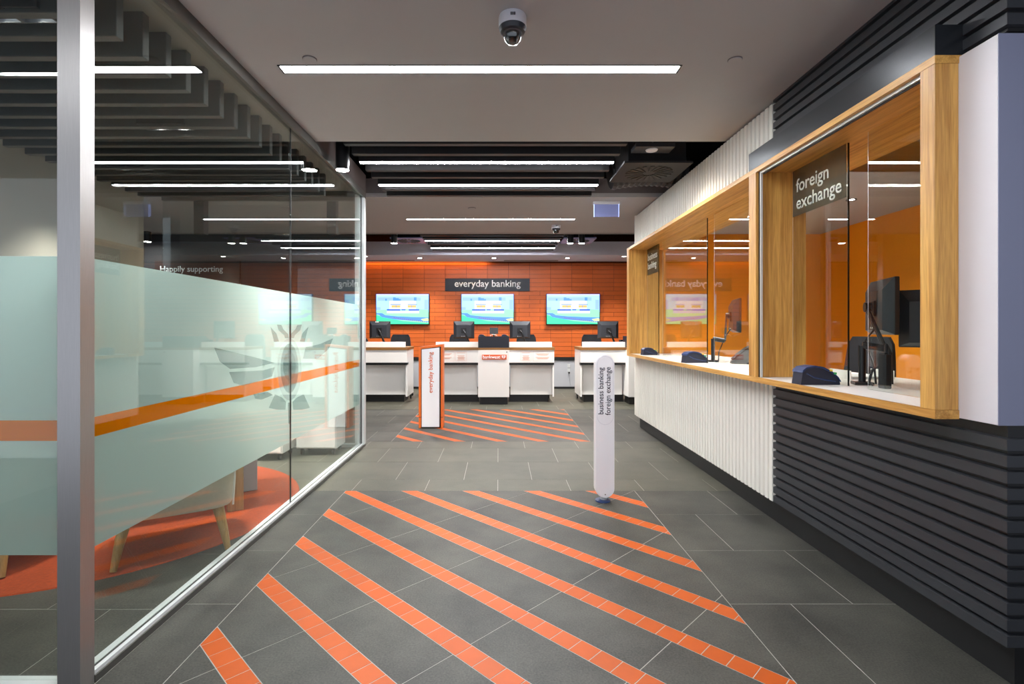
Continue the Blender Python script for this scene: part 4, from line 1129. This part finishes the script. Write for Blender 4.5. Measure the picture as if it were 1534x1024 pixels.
obj('lettering', text_bm('everyday banking', 'xz', (tx0 + tx1) / 2, H + (VY - 426.2) * WY / F, width=tx1 - tx0, at=WY - 0.0352, depth=0.006, bold=0.012), 'text_white', t)
# power outlets
t = thing('power_outlet', 'white power outlet with dangling lead on the grey dado', 'outlet', (1.63, WY - 0.02, 0.3))
ox = (852 - VX) * WY / F
obj('plate', box(B(ox - 0.03, ox + 0.03, WY - 0.022, WY - 0.013, 0.50, 0.58), ox - 0.03, ox + 0.03, WY - 0.022, WY - 0.013, 0.40, 0.48), 'alu', t)
obj('plug', B(ox - 0.012, ox + 0.02, WY - 0.06, WY - 0.023, 0.36, 0.40), 'plastic_black', t)
obj('lead', tube(NB(), [(ox, WY - 0.04, 0.37), (ox + 0.03, WY - 0.06, 0.30), (ox + 0.0, WY - 0.05, 0.22), (ox + 0.04, WY - 0.05, 0.12), (ox + 0.03, WY - 0.05, 0.06)], 0.006, 6), 'dado_grey', t)

# ================================================================== FLOOR TOTEMS
t = thing('sign_totem', 'orange framed white totem lettered everyday banking on the far striped floor', 'sign', (-0.965, 7.4, 0))
Y = 7.3
xa, xb = (627.3 - VX) * Y / F, (663.2 - VX) * Y / F
zl, zr = H - (519.5 - VY) * Y / F, H - (515.5 - VY) * Y / F
pw = 0.032
obj('side_frame', prism(NB(), [(xa, 0.0), (xa + pw, 0.0), (xa + pw, zl - 0.02), (xa, zl)], 'y', Y, Y + 0.22), 'totem_orange', t)
obj('side_frame', prism(NB(), [(xb - pw * 0.8, 0.0), (xb, 0.0), (xb, zr), (xb - pw * 0.8, zr - 0.02)], 'y', Y, Y + 0.22), 'totem_orange', t)
obj('top_frame', prism(NB(), [(xa, zl), (xa + pw, zl - 0.028), (xb - pw * 0.8, zr - 0.03), (xb, zr)], 'y', Y - 0.001, Y + 0.22), 'totem_orange', t)
obj('frame_joint', box(B(xa - 0.001, xa + pw + 0.001, Y - 0.002, Y + 0.1, 0.150, 0.156), xb - pw * 0.8 - 0.001, xb + 0.001, Y - 0.002, Y + 0.1, 0.150, 0.156), 'plinth_black', t)
obj('core', prism(NB(), [(xa + pw, 0.0), (xb - pw * 0.8, 0.0), (xb - pw * 0.8, zr - 0.031), (xa + pw, zl - 0.029)], 'y', Y + 0.03, Y + 0.2), 'plinth_black', t)
fa0, fb0 = (632.0 - VX) * Y / F, (658.2 - VX) * Y / F
fp = obj('face_panel', prism(NB(), [(fa0, 0.018), (fb0, 0.018), (fb0, zr - 0.045), (fa0, zl - 0.035)], 'y', Y - 0.012, Y + 0.029), 'totem_white', t)
obj('lettering', text_bm('everyday banking', 'xz', (646 - VX) * Y / F, H - (557.5 - VY) * Y / F, width=61 * Y / F, at=Y - 0.0121, depth=0.002, rot=PI / 2, bold=0.012), 'text_orange', fp)

Y = 4.16
t = thing('sign_totem', 'slim white rounded totem lettered business banking foreign exchange', 'sign', (0.865, Y + 0.045, 0))
xa, xb = (892.5 - VX) * Y / F, (921 - VX) * Y / F
xc, r = (xa + xb) / 2, (xb - xa) / 2
ztop = H - (531 - VY) * Y / F; zbot = 0.035
def pill(x, z0, z1, rr, n=14):
    return [(x + rr * math.cos(PI * i / n), z1 - rr + rr * math.sin(PI * i / n)) for i in range(n + 1)] + [(x + rr * math.cos(PI + PI * i / n), z0 + rr + rr * math.sin(PI + PI * i / n)) for i in range(n + 1)]
obj('blade', prism(NB(), pill(xc, zbot, ztop, r), 'y', Y + 0.012, Y + 0.09), 'totem_white', t)
fc = obj('front_cover', prism(NB(), pill(xc, zbot + 0.004, ztop - 0.004, r - 0.003), 'y', Y, Y + 0.0115), 'totem_white', t)
z_in = H - (636 - VY) * Y / F
obj('inset_line', prism(NB(), pill(xc, z_in, ztop - 0.012, r - 0.011), 'y', Y - 0.0008, Y - 0.0001), 'dome_white', fc)
obj('inset_panel', prism(NB(), pill(xc, z_in + 0.003, ztop - 0.015, r - 0.014), 'y', Y - 0.0016, Y - 0.0009), 'totem_white', fc)
hz = H - (585.5 - VY) * Y / F
obj('lettering', text_bm('business banking\nforeign exchange', 'xz', (906.5 - VX) * Y / F, hz, width=72 * Y / F, height=21 * Y / F, at=Y - 0.0017, depth=0.001, rot=PI / 2, bold=0.006), 'text_navy', fc)
obj('screw', tube(NB(), [(xc, Y - 0.002, zbot + 0.03), (xc, Y + 0.001, zbot + 0.03)], 0.005, 8), 'alu_dark', fc)
obj('neck', tube(NB(), [(xc - 0.005, Y + 0.045, 0.012), (xc - 0.005, Y + 0.045, 0.05)], 0.026, 14), 'alu', t)
obj('foot_disc', lathe(NB(), [(0, 0.0), (0.062, 0.0), (0.06, 0.010), (0.03, 0.014), (0, 0.014)], (xc - 0.012, Y + 0.045, 0), 28), 'plastic_navy', t, smooth=True)

# ================================================================== TELLER ROOM CONTENTS
def arm_monitor(x, y, z, rz, lab, base, grp):
    t = monitor((x, y, z), rz, lab, grp, 0.44, 0.36, stand=False)
    ca, sa = math.cos(-rz), math.sin(-rz)
    def L(wx, wy, wz): dx, dy = wx - x, wy - y; return (dx * ca - dy * sa, dx * sa + dy * ca, wz - z)
    # lever arm from the pole to the mount
    bx, by = base
    pz = 1.30
    obj('pole', tube(NB(), [L(bx, by, 1.06), L(bx, by, pz)], 0.02, 10), 'plastic_black', t, smooth=True, local=True)
    obj('pole_base', B(-0.05 + L(bx, by, 0)[0], 0.05 + L(bx, by, 0)[0], -0.05 + L(bx, by, 0)[1], 0.05 + L(bx, by, 0)[1], 1.0575 - z, 1.075 - z), 'plastic_black', t, local=True)
    e1 = L(bx + 0.10, by - 0.06, pz - 0.02); mp_ = Vector((0, -0.075, 0.0))
    obj('lower_arm', tube(NB(), [L(bx, by, pz), e1], 0.024, 8), 'plastic_black', t, smooth=True, local=True)
    for s in (-0.012, 0.012):
        obj('lever', tube(NB(), [Vector(e1) + Vector((s, 0, 0)), mp_ + Vector((s, -0.01, 0.0))], 0.010, 8), 'plastic_black', t, smooth=True, local=True)
    obj('knuckle', tube(NB(), [(0, -0.095, 0), (0, -0.058, 0)], 0.032, 12), 'plastic_black', t, smooth=True, local=True)
    obj('cable', tube(NB(), [(0.05, -0.05, -0.14), (0.03, -0.10, -0.22), Vector(L(bx + 0.04, by - 0.05, 1.16)), Vector(L(bx + 0.02, by - 0.09, 1.07))], 0.006, 6), 'plastic_black', t, smooth=True, local=True)
    return t
# back of the screen looks toward the customer (-x side, slightly to the camera)
arm_monitor(2.50, 3.36, 1.545, math.radians(-110), 'black monitor on a lever arm behind the foreign exchange glass', (2.26, 3.20), 'teller room monitors')
arm_monitor(2.55, 5.55, 1.545, math.radians(-106), 'black monitor on a lever arm behind the business banking glass', (2.27, 5.45), 'teller room monitors')
t = monitor((2.70, 3.12, 1.057), math.radians(-45), 'black monitor on a desk stand beside the oak end post', 'teller room monitors', 0.44, 0.36, zc0=0.41)
phone((2.40, 2.72, 1.057), math.radians(70), 'black desk phone behind the second foreign exchange pane', 1.1)
phone((2.42, 5.15, 1.057), math.radians(70), 'black desk phone behind the business banking panes', 1.0)
t = thing('cable_spine', 'upright black cable spine on the desk between foreign exchange panes', 'cable holder', (2.24, 2.985, 1.057)); ORIG[t.name] = Vector((0, 0, 0))
obj('spine', B(-0.02, 0.02, -0.03, 0.03, 0.0, 0.20, bev=0.005), 'plastic_black', t, local=True)
obj('cable', tube(NB(), [(0, -0.01, 0.20), (0.03, 0.03, 0.25), (0.08, 0.06, 0.20), (0.10, 0.08, 0.02), (0.05, 0.12, 0.006)], 0.010, 8), 'plastic_black', t, smooth=True, local=True)
obj('cable', tube(NB(), [(0, 0.02, 0.15), (-0.03, 0.06, 0.10), (-0.02, 0.10, 0.03), (0.03, 0.14, 0.006)], 0.008, 8), 'plastic_black', t, smooth=True, local=True)
t = thing('document_tray', 'white document tray on the teller desk beside the monitor arm', 'tray', (2.55, 3.62, 1.057)); ORIG[t.name] = Vector((0, 0, 0))
obj('tray', box(box(B(-0.15, 0.15, -0.11, 0.11, 0, 0.004), -0.15, -0.145, -0.11, 0.11, 0.004, 0.06), 0.145, 0.15, -0.11, 0.11, 0.004, 0.06), 'lam_white', t, local=True)
obj('papers', B(-0.13, 0.13, -0.10, 0.10, 0.0045, 0.02), 'poster_pale', t, local=True)
t = thing('keyboard', 'black keyboard on the teller desk at business banking', 'keyboard', (2.55, 4.85, 1.057), math.radians(90)); ORIG[t.name] = Vector((0, 0, 0))
obj('body', B(-0.22, 0.22, -0.075, 0.075, 0, 0.018, bev=0.004), 'plastic_black', t, local=True)
bm = NB()
for i in range(14):
    for j in range(4): box(bm, -0.205 + 0.0295 * i, -0.18 + 0.0295 * i, -0.06 + 0.03 * j, -0.035 + 0.03 * j, 0.018, 0.024)
obj('keys', bm, 'plastic_dark', t, local=True)
office_chair((3.25, 4.75, 0), math.radians(-70), 'dark office chair behind the foreign exchange desk', 'teller room chairs', 0.66)
office_chair((3.30, 6.30, 0), math.radians(-70), 'dark office chair behind the business banking desk', 'teller room chairs', 0.66)

# group tidy
print('tiles', sum(1 for o in bpy.data.objects if 'tile' in o.name), {k: sum(1 for o in bpy.data.objects if o.name.startswith(k)) for k in ('grey_tile', 'pale_tile', 'diagonal_tile', 'orange_tile', 'orange_stripe', 'wall_tile', 'rib')})
